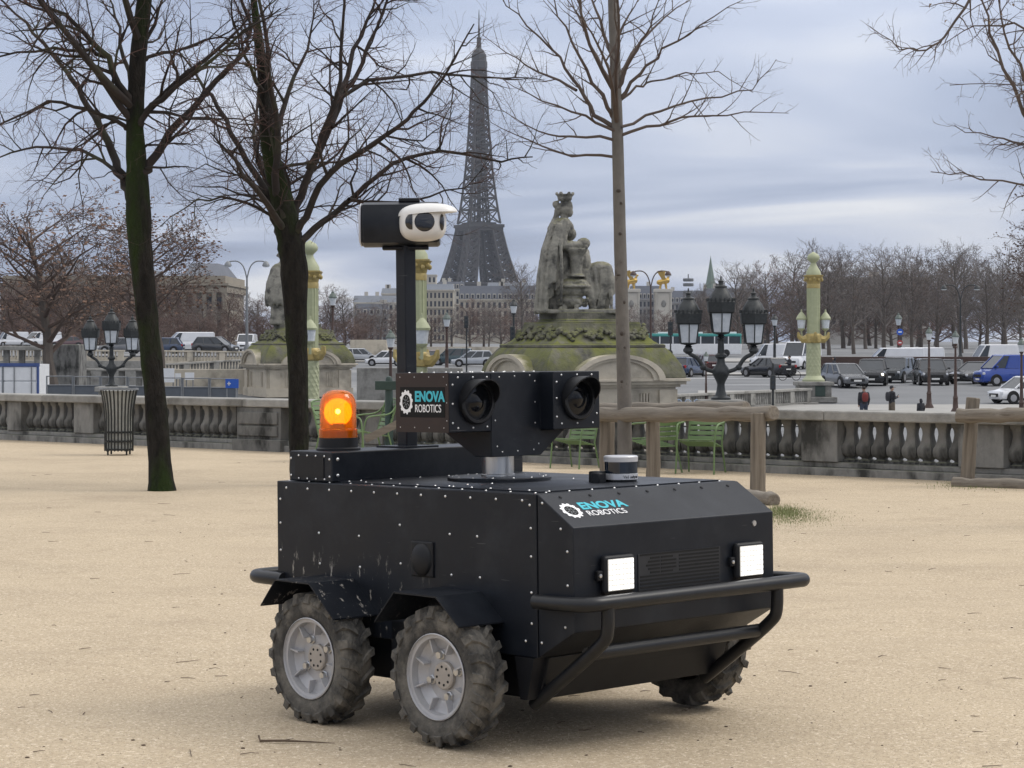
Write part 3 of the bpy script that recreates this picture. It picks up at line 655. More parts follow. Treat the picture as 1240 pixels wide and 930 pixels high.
# headlights, grille, socket
for v in (0.225, 1.0):
    h = part(MB().box((RS + 0.016, v, 0.692), (0.034, 0.172, 0.150)), 'headlight', RUB_T, bevel=0.016, smooth=False, seg=3)
    part(MB().box((RS + 0.0335, v, 0.692), (0.006, 0.142, 0.122)), 'led_panel', LAMP, h, bevel=0.0028, smooth=False)
    leds = MB()
    for i in range(7):
        for j in range(6): leds.box((RS + 0.037, v - 0.06 + 0.02 * i, 0.642 + 0.02 * j), (0.002, 0.0125, 0.0125))
    tag(part(leds, 'led_cells', LED, h, smooth=False), kind='stuff')
    part(MB().box((RS + 0.012, v - 0.098, 0.692), (0.02, 0.03, 0.04)), 'lamp_bracket', RUB_T, h, bevel=0.006, smooth=False)
    part(MB().lathe([(0.0075, 0.02), (0.0075, 0.026), (0, 0.027)], 10, (RS, v - 0.103, 0.692), 'X'), 'lamp_bolt', STEEL, h)
SLOT = mat('grille_gap', (0.002, 0.002, 0.002), rough=0.9)
gb = part(MB().box((RS + 0.0015, 0.598, 0.686), (0.003, 0.485, 0.145)), 'grille', mat('grille_plate', (0.016, 0.0175, 0.021), (0.02, 0.022, 0.026), 8, 0.4, spec=0.4), smooth=False)
for i in range(10):
    w = 0.622 + i * 0.0142
    if i in (4, 5, 6, 7, 8):
        lo = 0.40 + abs(i - 6) * 0.012
        part(MB().span((RS + 0.002, lo, w), (RS + 0.0045, 0.478, w + 0.0075)), 'slot', SLOT, gb, smooth=False); part(MB().span((RS + 0.002, 0.486, w), (RS + 0.0045, 0.575 - (0.02 if i in (4, 8) else 0), w + 0.0075)), 'slot', SLOT, gb, smooth=False)
        part(MB().span((RS + 0.002, 0.592, w), (RS + 0.0045, 0.832, w + 0.0075)), 'slot', SLOT, gb, smooth=False)
    else: part(MB().span((RS + 0.002, 0.365, w), (RS + 0.0045, 0.832, w + 0.0075)), 'slot', SLOT, gb, smooth=False)
part(MB().lathe([(0.0, 0.004), (0.011, 0.004), (0.011, 0.0), (0.013, 0.0)], 14, (RS, 1.058, 0.84), 'X', cap=False), 'key_socket', STEEL)
# logo: toothed ring and two lines of lettering
def ring_logo(parent, o, xa, ya, r, tooth=0.09):
    b = MB(); n = 120; xa, ya = Vector(xa), Vector(ya); za = xa.cross(ya)
    for h in (0.0006, ):
        for i in range(n):
            a = 2 * pi * i / n; k = 1 + tooth * (1 if sin(12 * a) > 0 else -0.4)
            b.v.append(tuple(Vector(o) + (xa * cos(a) + ya * sin(a)) * r * k + za * h)); b.v.append(tuple(Vector(o) + (xa * cos(a) + ya * sin(a)) * r * 0.66 + za * h))
    for i in range(n): j = (i + 1) % n; b.f.append((2 * i, 2 * j, 2 * j + 1, 2 * i + 1))
    part(b, 'logo_ring', WH_L, parent, smooth=False, recalc=False)
    b = MB()
    for i in range(n // 3):
        a = 2 * pi * i / (n // 3); b.v.append(tuple(Vector(o) + (xa * cos(a) + ya * sin(a)) * r * 0.66 + za * 0.0005))
    b.f.append(tuple(range(n // 3))); part(b, 'logo_disc', SLOT, parent, smooth=False, recalc=False)
    b = MB()
    for i in range(8):
        a = 2 * pi * i / 8 + 0.2
        d = xa * cos(a) + ya * sin(a); e_ = -xa * sin(a) + ya * cos(a)
        for t0, t1 in ((0.15, 0.3), (0.36, 0.55)):
            b.quad(*[tuple(Vector(o) + d * r * t + e_ * r * q + za * 0.0009) for t, q in ((t0, -0.03), (t1, -0.03), (t1, 0.03), (t0, 0.03))])
    part(b, 'logo_spokes', mat('logo_grey', (0.3, 0.32, 0.33)), parent, smooth=False, recalc=False)
nose = [o for o in robot.children if o.name.startswith('nose')][0]
S0 = Vector((RS, 0, ZC)) + sn_ * 0.0012; YV = Vector((0, 1, 0))
ring_logo(nose, S0 + YV * 0.082 + su * 0.108, YV, su, 0.046)
text_obj('lettering', 'ENOVA', 0.062, CY, nose, S0 + YV * 0.146 + su * 0.112, YV, su, sx=1.22, bold=0.0022)
text_obj('lettering', 'ROBOTICS', 0.046, WH_L, nose, S0 + YV * 0.148 + su * 0.068, YV, su, sx=0.98)
# turntable and turret
part(MB().lathe([(0.225, 0.0), (0.225, 0.016), (0.22, 0.02), (0, 0.02)], 48, (-0.815, 0.565, ZT + 0.002)), 'turntable', PAINT)
part(MB().lathe([(0.074, 0.018), (0.074, 0.03), (0.070, 0.032), (0.070, 0.12), (0, 0.12)], 40, (-0.835, 0.575, ZT)), 'pivot', STEEL)
part(MB().box((-1.0, 0.72, ZT + 0.05), (0.07, 0.07, 0.10)), 'cable_gland', RUB_T, bevel=0.01)
tb = MB().prism([(TU0, TV0), (TU1, TV0), (TU1, TV1), (TUR, TV1), (TUR, TV2), (TU0 + 0.12, TV2), (TU0, TV2 - 0.12)], TW0, TW1, 'XY')
tur = part(tb, 'turret', PAINT, smooth=False, bevel=0.004)
part(MB().add([(TU1 - 0.001, .41, 1.115), (TU1 - 0.001, .705, 1.115), (TU1 - 0.001, .855, TW0 - 0.001), (TU1 - 0.001, .41, TW0 - 0.001),
      (TU1 - 0.10, .41, 1.115), (TU1 - 0.1, .705, 1.115), (TU0 + 0.03, .855, TW0 - 0.001), (TU0 + 0.03, .41, TW0 - 0.001)],
     [(0, 1, 2, 3), (4, 7, 6, 5), (0, 4, 5, 1), (1, 5, 6, 2), (2, 6, 7, 3), (3, 7, 4, 0)]), 'turret_foot', PAINT, tur, smooth=False, bevel=0.003)
part(MB().span((TU1 - 0.01, 0.413, 1.117), (TU1 + 0.0025, 0.699, 1.470)), 'front_plate', PAINT, tur, smooth=False)
part(MB().box((TU0 + 0.17, TV0 - 0.0015, 1.35), (0.335, 0.003, 0.25)), 'side_sheet', PAINT_B, tur, smooth=False)
part(MB().box((TU0 + 0.175, TV0 - 0.0035, 1.352), (0.285, 0.002, 0.128)), 'logo_plate', SLOT, tur, smooth=False)
XU = Vector((1, 0, 0)); ZU = Vector((0, 0, 1)); LO = Vector((TU0, TV0 - 0.0052, 0))
ring_logo(tur, LO + XU * 0.073 + ZU * 1.352, XU * 0.82, ZU, 0.048)
text_obj('lettering', 'ENOVA', 0.060, CY, tur, LO + XU * 0.128 + ZU * 1.356, XU, ZU, sx=0.93, bold=0.0022)
text_obj('lettering', 'ROBOTICS', 0.047, WH_L, tur, LO + XU * 0.128 + ZU * 1.310, XU, ZU, sx=0.74)
def lens_unit(u, v, w, r, dark):
    h = part(MB().lathe([(r * 0.80, 0.001), (r * 0.80, 0.02), (r * 0.93, 0.02), (r, 0.014), (r, 0.001)], 40, (u, v, w), 'X', cap=False), 'lens_ring', RUB_T, tur)
    b = MB(); n = 30; L_ = 0.085
    for i in range(n + 1):                                    # hood over the upper two thirds
        a = radians(-18 + 216 * i / n); e_ = L_ * max(0.12, (0.25 + 0.75 * max(0, sin(a)) ** 0.6))
        for r_, x in ((r * 1.0, 0.0), (r * 1.0, e_), (r * 0.94, e_), (r * 0.94, 0.0)): b.v.append((u + x, v + r_ * cos(a), w + r_ * sin(a)))
    for i in range(n):
        for j in range(4): b.f.append((4 * i + j, 4 * i + (j + 1) % 4, 4 * i + 4 + (j + 1) % 4, 4 * i + 4 + j))
    part(b, 'lens_hood', RUB_T, tur)
    part(MB().lathe([(r * 0.80, 0.004), (r * 0.45, 0.010 if dark else 0.003), (r * 0.42, 0.004), (r * 0.25, 0.012), (0, 0.014)], 32, (u, v, w), 'X', cap=False), 'lens', GLOSS, tur)
lens_unit(TU1, 0.325, 1.352, 0.096, False); lens_unit(TUR, 0.845, 1.358, 0.096, True)
# rear beam, beacon, mast
beam = part(MB().box((-1.448, 0.60, 1.0715), (0.296, 1.14, 0.131)), 'mount_beam', PAINT, bevel=0.005, smooth=False)
part(MB().box((-1.455, 0.0285, 1.07), (0.20, 0.004, 0.095)), 'beam_end_plate', RUB_T, beam, smooth=False)
bc = part(MB().lathe([(0.098, 0), (0.098, 0.008), (0.088, 0.014), (0.086, 0.055), (0.0, 0.055)], 36, (-1.46, 0.195, 1.137)), 'beacon', RUB_T)
AMB = bpy.data.materials.new('amber_lens'); AMB.use_nodes = True; nt = AMB.node_tree; nt.nodes.clear()
def nn(t): return nt.nodes.new(t)
tr = nn('ShaderNodeBsdfTransparent'); tr.inputs[0].default_value = (1.0, 0.48, 0.07, 1)
df = nn('ShaderNodeBsdfTranslucent'); df.inputs[0].default_value = (0.95, 0.34, 0.03, 1)
d2_ = nn('ShaderNodeBsdfDiffuse'); d2_.inputs[0].default_value = (0.85, 0.24, 0.015, 1)
gl = nn('ShaderNodeBsdfGlossy'); gl.inputs[1].default_value = 0.12; gl.inputs[0].default_value = (1, 0.9, 0.8, 1)
m1 = nn('ShaderNodeMixShader'); m1.inputs[0].default_value = 0.42; nt.links.new(tr.outputs[0], m1.inputs[1])
m0 = nn('ShaderNodeMixShader'); m0.inputs[0].default_value = 0.6; nt.links.new(df.outputs[0], m0.inputs[1]); nt.links.new(d2_.outputs[0], m0.inputs[2]); nt.links.new(m0.outputs[0], m1.inputs[2])
fr = nn('ShaderNodeFresnel'); m2 = nn('ShaderNodeMixShader'); nt.links.new(fr.outputs[0], m2.inputs[0]); nt.links.new(m1.outputs[0], m2.inputs[1]); nt.links.new(gl.outputs[0], m2.inputs[2])
ou = nn('ShaderNodeOutputMaterial'); nt.links.new(m2.outputs[0], ou.inputs[0])
AMB_R = mat('amber_base_band', (0.55, 0.14, 0.02), (0.42, 0.10, 0.014), 9, 0.25)
BO = (-1.46, 0.195, 0)
part(MB().lathe([(0.086, 1.193), (0.0855, 1.23), (0.0815, 1.232), (0.0815, 1.335), (0.077, 1.36), (0.066, 1.383), (0.048, 1.397), (0.024, 1.403), (0, 1.404)], 40, BO, cap=False), 'beacon_lens', AMB, bc)
part(MB().lathe([(0.0835, 1.195), (0.083, 1.226)], 40, BO, cap=False), 'beacon_band', AMB_R, bc)
fw = (Rz @ Ry).transposed() @ Vector((0.04, -1, 0.0)); fw.z = 0; fw.normalize()     # the turning mirror happens to face the photographer
bmb = MB(); xa = Vector((-fw.y, fw.x, 0)); k = 20
for rr3, dp in ((0.062, 0.012), (0.05, -0.012), (0.03, -0.03), (0.0, -0.036)):
    for i in range(k):
        a = 2 * pi * i / k; q = Vector((BO[0], BO[1], 1.305)) + xa * rr3 * cos(a) + Vector((0, 0, 1)) * rr3 * sin(a) + fw * dp; bmb.v.append(tuple(q))
for i in range(3):
    for j in range(k): j2 = (j + 1) % k; bmb.f.append((i * k + j, i * k + j2, (i + 1) * k + j2, (i + 1) * k + j))
part(bmb, 'beacon_mirror', mat('lit_amber_mirror', (0.9, 0.5, 0.1), rough=0.3, emit=((1.0, 0.42, 0.03), 1.6)), bc, recalc=False)
q = Vector((BO[0], BO[1], 1.308)) + fw * 0.02; part(MB().ball(q, 0.011, 12, 8), 'beacon_bulb', mat('lit_bulb', (1, 0.8, 0.4), emit=((1.0, 0.78, 0.35), 30.0)), bc)
part(MB().box((BO[0], BO[1], 1.225), (0.05, 0.05, 0.06)), 'beacon_motor', RUB_T, bc)
part(MB().box((-1.45, 0.589, 1.141), (0.20, 0.20, 0.008)), 'mast_plate', PAINT, smooth=False)
part(MB().box((-1.45, 0.589, 1.60), (0.066, 0.066, 0.92)), 'mast', PAINT, bevel=0.005, smooth=False)
# camera head; its local axes follow the world (x to the right, -y towards the photographer)
hd = part(MB().lathe([(0.10, -0.205), (0.108, -0.195), (0.108, 0.155), (0.10, 0.165)], 24, axis='X', sq=0.45), 'camera_head', PAINT, loc=(-1.45, 0.589, 2.148), rot=(0, 0, 0.813), ang=30); hd.scale = (0.95, 0.95, 0.95)
part(MB().lathe([(0.101, -0.207), (0.104, -0.211), (0.09, -0.218), (0.0, -0.218)], 24, axis='X', sq=0.45), 'end_cap', SILV, hd)
part(MB().box((0.02, 0, 0.115), (0.10, 0.08, 0.02)), 'head_top_box', RUB_T, hd, bevel=0.005)
part(MB().box((0.0, 0, -0.113), (0.22, 0.07, 0.016)), 'head_foot', RUB_T, hd, bevel=0.004)
SC = Vector((0.087, -0.075, 0.0))
part(MB().ball(SC, (0.112, 0.105, 0.088), 40, 24, 0.72), 'head_shell', WH, hd, ang=180)
vb = MB(); n = 36; rings = 7                                   # visor: a dome that overhangs and runs out to a peak on the looking side
for q in range(rings + 1):
    f = q / rings
    for i in range(n):
        a = 2 * pi * i / n; kx = 1.0 + 0.42 * max(0, cos(a + 0.35)) ** 3; r_ = 1.07 * kx * cos(f * pi / 2) ** 0.75
        vb.v.append((SC.x + 0.112 * r_ * cos(a), SC.y + 0.105 * r_ * sin(a), SC.z + 0.042 + 0.052 * sin(f * pi / 2) - 0.010 * max(0, -cos(a)) * (1 - f) + 0.010 * max(0, cos(a)) * (1 - f)))
for q in range(rings):
    for i in range(n): j = (i + 1) % n; vb.f.append((q * n + i, q * n + j, (q + 1) * n + j, (q + 1) * n + i))
o_ = len(vb.v)
for i in range(n): p = vb.v[i]; vb.v.append((SC.x + (p[0] - SC.x) * 0.9, SC.y + (p[1] - SC.y) * 0.9, p[2] + 0.003))
for i in range(n): j = (i + 1) % n; vb.f.append((j, i, o_ + i, o_ + j))
vb.f.append(tuple(o_ + i for i in reversed(range(n))))
part(vb, 'visor', WH, hd)
def window(dx, dz, rx, rz_, yaw, half=False):
    b = MB(); n = 32; R = Matrix.Rotation(yaw, 3, 'Z')
    for i in range(n):
        a = 2 * pi * i / n; x = rx * cos(a)
        if half: x = min(x, rx * 0.25)
        for k_, y in ((1.08, 0.004), (1.0, -0.004)):
            p = R @ Vector((x * k_, y, rz_ * sin(a) * k_)); b.v.append((SC.x + dx + p.x, 0, SC.z + dz + p.z))
    # project on the shell
    for i, p in enumerate(b.v):
        X = min(0.999, abs((p[0] - SC.x) / 0.112)); Z = min(0.999, abs((p[2] - SC.z) / 0.088)); e_ = 0.72
        ct = (1 - Z ** (2 / e_)) ** (0.5); ca = min(0.999, (X / (ct ** e_ + 1e-6))) ** (1 / e_); yy = 0.105 * (ct ** e_) * ((1 - ca * ca) ** 0.5) ** e_
        b.v[i] = (p[0], SC.y - yy - (0.0035 if i % 2 else 0.0), p[2])
    for i in range(n): j = (i + 1) % n; b.f.append((2 * i, 2 * j, 2 * j + 1, 2 * i + 1))
    o_ = len(b.v); cx = sum(v[0] for v in b.v[1::2]) / n; cy = min(v[1] for v in b.v); b.v.append((cx, cy - 0.002, SC.z + dz))
    for i in range(n): j = (i + 1) % n; b.f.append((2 * i + 1, 2 * j + 1, o_))
    part(b, 'camera_window', WGL, hd)
window(0.012, 0.002, 0.044, 0.043, 0.0); window(-0.052, 0.002, 0.026, 0.034, 0.0, True); window(0.093, 0.0, 0.010, 0.036, 0.0)
# lidar and connector
li = part(MB().lathe([(0.066, 0), (0.066, 0.014), (0.072, 0.016), (0.072, 0.04), (0.070, 0.041)], 40, (-0.29, 0.775, ZT)), 'lidar', SILV)
part(MB().lathe([(0.0665, -0.001), (0.0665, 0.014)], 40, (-0.29, 0.775, ZT), cap=False), 'lidar_foot', RUB_T, li)
part(MB().lathe([(0.070, 0.041), (0.070, 0.09), (0, 0.09)], 40, (-0.29, 0.775, ZT), cap=False), 'lidar_window', mat('blue_black_glass', (0.006, 0.012, 0.022), rough=0.08, spec=0.7), li)
part(MB().lathe([(0.072, 0.09), (0.073, 0.11), (0.068, 0.115), (0, 0.115)], 40, (-0.29, 0.775, ZT)), 'lidar_cap', SILV, li)
for i, ch in enumerate('Velodyne'):
    a = -0.98 + i * 0.14 + 0.32; d = Vector((cos(a), sin(a), 0)); text_obj('lettering', ch, 0.017, RUB_T, li, Vector((-0.29, 0.775, ZT + 0.022)) + d * 0.0725, (-sin(a), cos(a), 0), ZU)
part(MB().box((-0.345, 0.69, ZT + 0.026), (0.06, 0.05, 0.05)).box((-0.31, 0.66, ZT + 0.024), (0.05, 0.045, 0.045)), 'connector', RUB_T, bevel=0.006)
# ------------------------------------------------------------------ near trees
BARK = mat('dark_bark', (0.008, 0.0072, 0.0065), (0.028, 0.025, 0.021), 14, 0.95, bump=0.05, bscale=30, stretch=(1, 1, 0.35), c3=(0.020, 0.033, 0.008), s3=1.6, t3=(0.47, 0.60), spec=0.2)
BARKG = mat('grey_bark', (0.175, 0.162, 0.145), (0.105, 0.096, 0.086), 6, 0.95, bump=0.006, bscale=25, stretch=(1, 1, 0.6), c3=(0.045, 0.035, 0.03), s3=5, t3=(0.6, 0.7))
BR_D = mat('dark_branches', (0.014, 0.0115, 0.010), (0.032, 0.023, 0.0195), 3, 0.9, c3=(0.055, 0.06, 0.03), s3=1.2, t3=(0.55, 0.7))
BR_R = mat('reddish_twigs', (0.10, 0.055, 0.046), (0.065, 0.04, 0.035), 4, 0.9)
BR_G = mat('grey_branches', (0.11, 0.085, 0.07), (0.075, 0.055, 0.046), 3, 0.9)
LEAF = mat('dry_leaves', (0.30, 0.215, 0.12), (0.20, 0.13, 0.075), 9, 0.8)
def rand_perp(t, rr):
    u = t.orthogonal().normalized(); w = t.cross(u); a = rr.uniform(0, 2 * pi); return u * cos(a) + w * sin(a)
def branch(pos, d, L, rr, n, wob, up):
    pts = [pos]; st = L / n; d = d.copy()
    for i in range(n):
        d = (d + Vector((rr.gauss(0, wob), rr.gauss(0, wob), rr.gauss(0, wob) + up))).normalized(); pts.append(pts[-1] + d * st)
    return pts
def along(pts, t):
    k = t * (len(pts) - 1); i = min(int(k), len(pts) - 2); f = k - i
    return pts[i].lerp(pts[i + 1], f), (pts[i + 1] - pts[i]).normalized()
def grow(bufs, pts, r0, lev, spec, rr, ends=None):
    """side branches off a limb; bufs[0] takes the thick wood, bufs[1] the twigs"""
    if lev >= len(spec): return
    dens, lr, ang, wob, up, sides, mn = spec[lev]
    L = sum((b - a).length for a, b in zip(pts, pts[1:])); n = max(1, int(L * dens + rr.random()))
    for i in range(n):
        t = 0.12 + 0.88 * (i + rr.random()) / n if lev else 0.2 + 0.8 * (i + rr.random()) / n
        t = min(t, 0.99); p, tg = along(pts, t); a = radians(ang) * rr.uniform(0.65, 1.3)
        d = (tg * cos(a) + rand_perp(tg, rr) * sin(a)).normalized()
        l = max(mn, lr * rr.uniform(0.45, 1.25) * (1.15 - 0.6 * t)); r = min(r0 * (1 - 0.75 * t) * 0.62, l * 0.018 + 0.0012)
        k = 5 if lev == 0 else (4 if lev == 1 else 3); q = branch(p, d, l, rr, k, wob, up)
        bufs[0 if lev == 0 else 1].tube(q, [max(0.0012, r * (1 - 0.8 * j / k)) for j in range(k + 1)], sides, cap=False)
        if ends is not None and lev == len(spec) - 1: ends.append((q[-1], q[-1] - q[-2]))
        grow(bufs, q, r, lev + 1, spec, rr, ends)
def px_limb(pp, y0, slope):
    out = []; L = 0; prev = None
    for x, y in pp:
        if prev: L += sqrt((x - prev[0]) ** 2 + (y - prev[1]) ** 2)
        prev = (x, y); out.append(P(x, y, y0 + slope * L * y0 / F))
    return out
SPEC_N = [(5.2, 1.05, 50, 0.20, 0.02, 5, 0.25), (6.5, 0.52, 48, 0.22, 0.012, 4, 0.14), (8.0, 0.24, 48, 0.2, 0.008, 3, 0.08)]
def near_tree(name, label, trunk, r0, r1, limbs, y0, seed, mt, mbr, mtw, spec=SPEC_N, extra=6, flare=True, moss=True, top=3.5, extra_r=0.05, swell=0.0, swz=3.2, uneven=0.055):
    rr = random.Random(seed); base = P(*trunk[0], y0); base.z = tz(0, y0)
    root = thing(name, label, 'tree', base)
    tp = [P(x, y, y0) - base for x, y in trunk]; tp[0] = Vector((tp[0].x, 0, -0.15))
    k = len(tp); rs = [r0 + (r1 - r0) * i / (k - 1) for i in range(k)]
    tp2, rs2 = [], []
    for i in range(k - 1):                         # finer trunk with uneven girth
        for j in range(5):
            f = j / 5; tp2.append(tp[i].lerp(tp[i + 1], f)); rs2.append((rs[i] + (rs[i + 1] - rs[i]) * f) * rr.uniform(1 - uneven, 1 + uneven))
    tp2.append(tp[-1]); rs2.append(rs[-1])
    for i, p in enumerate(tp2):                    # swelling below the fork
        rs2[i] *= 1 + swell * math.exp(-((p.z - tp2[0].z - swz) / 0.7) ** 2)
    if flare: rs2[0] *= 1.5; rs2[1] *= 1.1
    d = (tp[-1] - tp[-2]).normalized()
    for i in range(4): tp2.append(tp2[-1] + (d + Vector((rr.gauss(0, .08), rr.gauss(0, .08), 0.2))).normalized() * top / 4); rs2.append(r1 * (1 - 0.23 * (i + 1)))
    MB().tube(tp2, rs2, 14).build('trunk', mt, root, ang=60, recalc=False)
    B = [MB(), MB()]; ends = []
    for pp, rl, sl in limbs:
        rl *= 0.84
        q = [v - base for v in px_limb(pp, y0, sl)]
        q2 = []
        for a, b_ in zip(q, q[1:]):
            for j in range(3): q2.append(a.lerp(b_, j / 3) + Vector((rr.gauss(0, 0.015), rr.gauss(0, 0.03), rr.gauss(0, 0.012))))
        q2.append(q[-1]); m = len(q2)
        B[0].tube(q2, [max(0.004, rl * (1 - 0.85 * j / (m - 1))) for j in range(m)], 7, cap=False)
        grow(B, q2, rl, 0, spec, rr, ends)
    hi = [p for p in tp2 if p.z > 0.35 * tp2[-1].z] or tp2[-6:]
    for i in range(extra):                          # limbs leaning towards and away from the camera, and the top of the crown
        p = hi[int(rr.uniform(0.25, 1) * (len(hi) - 1))]; a = rr.choice((pi / 2, -pi / 2)) + rr.gauss(0, 0.6)
        q = branch(p, Vector((cos(a) * 0.8, sin(a) * 0.8, 0.65)).normalized(), rr.uniform(1.8, 3.2), rr, 7, 0.1, 0.03)
        B[0].tube(q, [max(0.004, extra_r * (1 - 0.85 * j / 7)) for j in range(8)], 6, cap=False); grow(B, q, extra_r, 0, spec, rr, ends)
    B[0].build('branches', mbr, root, recalc=False, ang=60); tag(B[1].build('twigs', mtw, root, smooth=False, recalc=False), kind='stuff')
    return root, ends, base
near_tree('linden_tree', 'dark mossy bare tree leaning left beside the litter bin', [(197, 593), (188, 480), (178, 380), (169, 290), (166, 215), (163, 150), (167, 70), (177, -20)], 0.135, 0.085, [
    ([(160, 245), (152, 226), (139, 194), (126, 161), (106, 129), (87, 97), (65, 65), (32, 26), (-10, -10)], 0.075, 0.35),
    ([(160, 135), (155, 119), (126, 68), (106, 42), (81, 19), (48, 0), (10, -25)], 0.06, -0.3),
    ([(126, 68), (113, 60), (65, 58), (0, 68), (-40, 75)], 0.035, -0.3), ([(160, 160), (152, 152), (106, 132), (58, 123), (0, 152), (-40, 165)], 0.04, -0.6),
    ([(150, 215), (139, 206), (97, 181), (45, 176), (0, 190), (-50, 215)], 0.035, 0.6), ([(172, 215), (181, 200), (206, 161), (245, 119), (300, 58), (303, 32), (290, -5)], 0.075, 0.2),
    ([(168, 155), (174, 145), (194, 119), (245, 81), (297, 39), (340, 10)], 0.055, -0.35), ([(170, 75), (181, 68), (223, 58), (265, 45), (300, 30)], 0.035, 0.5),
    ([(172, 180), (181, 177), (226, 176), (245, 177)], 0.022, -0.3), ([(168, 75), (171, 65), (194, 13), (206, -20)], 0.045, 0.3), ([(163, 120), (150, 70), (140, 20), (120, -20)], 0.04, 0.6),
    ([(170, 205), (215, 200), (228, 201)], 0.02, -0.8)], 25.0, 3, BARK, BR_D, BR_R, swell=0.28, swz=3.3)
near_tree('linden_tree', 'dark mossy bare tree forking low behind the orange beacon', [(363, 590), (362, 545), (361, 450), (358, 380), (356, 320), (350, 285), (346, 262)], 0.118, 0.125, [
    ([(345, 290), (335, 275), (329, 245), (310, 213), (281, 161), (255, 116), (239, 94), (215, 60)], 0.075, 0.3), ([(346, 275), (337, 239), (335, 161), (326, 81), (316, 0), (312, -40)], 0.07, -0.25),
    ([(350, 285), (358, 250), (375, 210), (400, 155), (413, 120), (432, 90), (448, 50), (470, 0), (480, -25)], 0.07, 0.25), ([(352, 290), (368, 262), (400, 206), (440, 181), (480, 155), (513, 126), (545, 80), (574, 29)], 0.06, -0.4),
    ([(356, 305), (372, 285), (400, 261), (429, 239), (474, 200), (535, 181), (606, 194), (645, 190)], 0.06, 0.15), ([(425, 243), (450, 245), (497, 244), (561, 226), (590, 203)], 0.03, 0.4),
    ([(335, 265), (326, 255), (281, 240), (239, 242), (194, 274)], 0.032, -0.5), ([(400, 125), (448, 97), (523, 87), (581, 94), (626, 94), (658, 97)], 0.032, 0.5),
    ([(375, 205), (400, 145), (413, 97), (416, 0), (418, -30)], 0.05, -0.15), ([(336, 160), (350, 110), (372, 60), (380, 0)], 0.045, 0.5), ([(330, 130), (300, 80), (285, 30), (275, -20)], 0.035, -0.5),
    ([(400, 155), (430, 60), (450, 10), (465, -30)], 0.045, 0.6), ([(440, 180), (470, 165), (510, 170), (560, 140)], 0.025, 0.6), ([(318, 230), (290, 215), (250, 200), (220, 215)], 0.02, 0.2)], 26.0, 8, BARK, BR_D, BR_R, extra=5, swell=0.35, swz=2.75)
SPEC_Y = [(4.6, 0.6, 42, 0.12, 0.04, 5, 0.2), (5.5, 0.22, 45, 0.18, 0.03, 4, 0.06), (5.0, 0.07, 45, 0.2, 0.02, 3, 0.03)]
near_tree('young_plane_tree', 'slim straight grey-barked bare tree inside the log fence', [(757, 578), (756, 480), (754, 400), (751, 300), (748, 170), (745, 80), (742, 0)], 0.094, 0.06, [
    ([(748, 158), (723, 139), (703, 106), (677, 71), (639, 32), (605, -10)], 0.04, 0.3), ([(747, 160), (710, 142), (658, 123), (606, 94)], 0.026, -0.3), ([(700, 108), (665, 94), (626, 71), (584, 42)], 0.024, 0.6),
    ([(748, 190), (690, 187), (639, 171), (594, 148)], 0.024, 0.1), ([(747, 168), (690, 166), (652, 158), (606, 132)], 0.024, -0.5), ([(745, 145), (735, 132), (710, 84), (684, 35), (665, -15)], 0.04, -0.2),
    ([(744, 80), (728, 40), (716, 0), (710, -20)], 0.035, 0.4), ([(750, 165), (800, 150), (840, 140), (900, 135), (955, 137)], 0.026, -0.2), ([(750, 155), (800, 135), (855, 118), (910, 108), (940, 72)], 0.024, 0.3),
    ([(748, 125), (770, 105), (790, 98), (830, 90), (870, 88), (912, 112)], 0.022, 0.5), ([(747, 105), (757, 85), (771, 61), (787, 32), (800, -10)], 0.035, -0.3), ([(749, 120), (775, 90), (805, 60), (850, 30), (900, 0)], 0.03, -0.1),
    ([(744, 60), (755, 30), (775, -5)], 0.03, 0.5), ([(744, 110), (720, 70), (700, 20), (690, -15)], 0.03, 0.7)], 27.0, 12, BARKG, BR_G, BR_G, spec=SPEC_Y, extra=5, moss=False, extra_r=0.03, uneven=0.015)
ty = [o for o in COL.objects if o.name.startswith('young_plane_tree')][0]
for px, py in ((749, 231), (752, 246), (751, 283), (749, 333), (756, 366), (753, 404), (756, 421), (753, 462), (757, 480)):
    p = P(px, py, 27.0 - 0.078 + 0.002 * abs(px - 753)); MB().ball((0, 0, 0), (0.018 + 0.004 * (py % 6), 0.014, 0.012 + 0.002 * (py % 9)), 10, 6).build('bark_scar', mat('bark_scar', (0.085, 0.07, 0.058), (0.045, 0.037, 0.031), 20, 0.95), ty, loc=p - ty.location)
KN = G(757, 578)
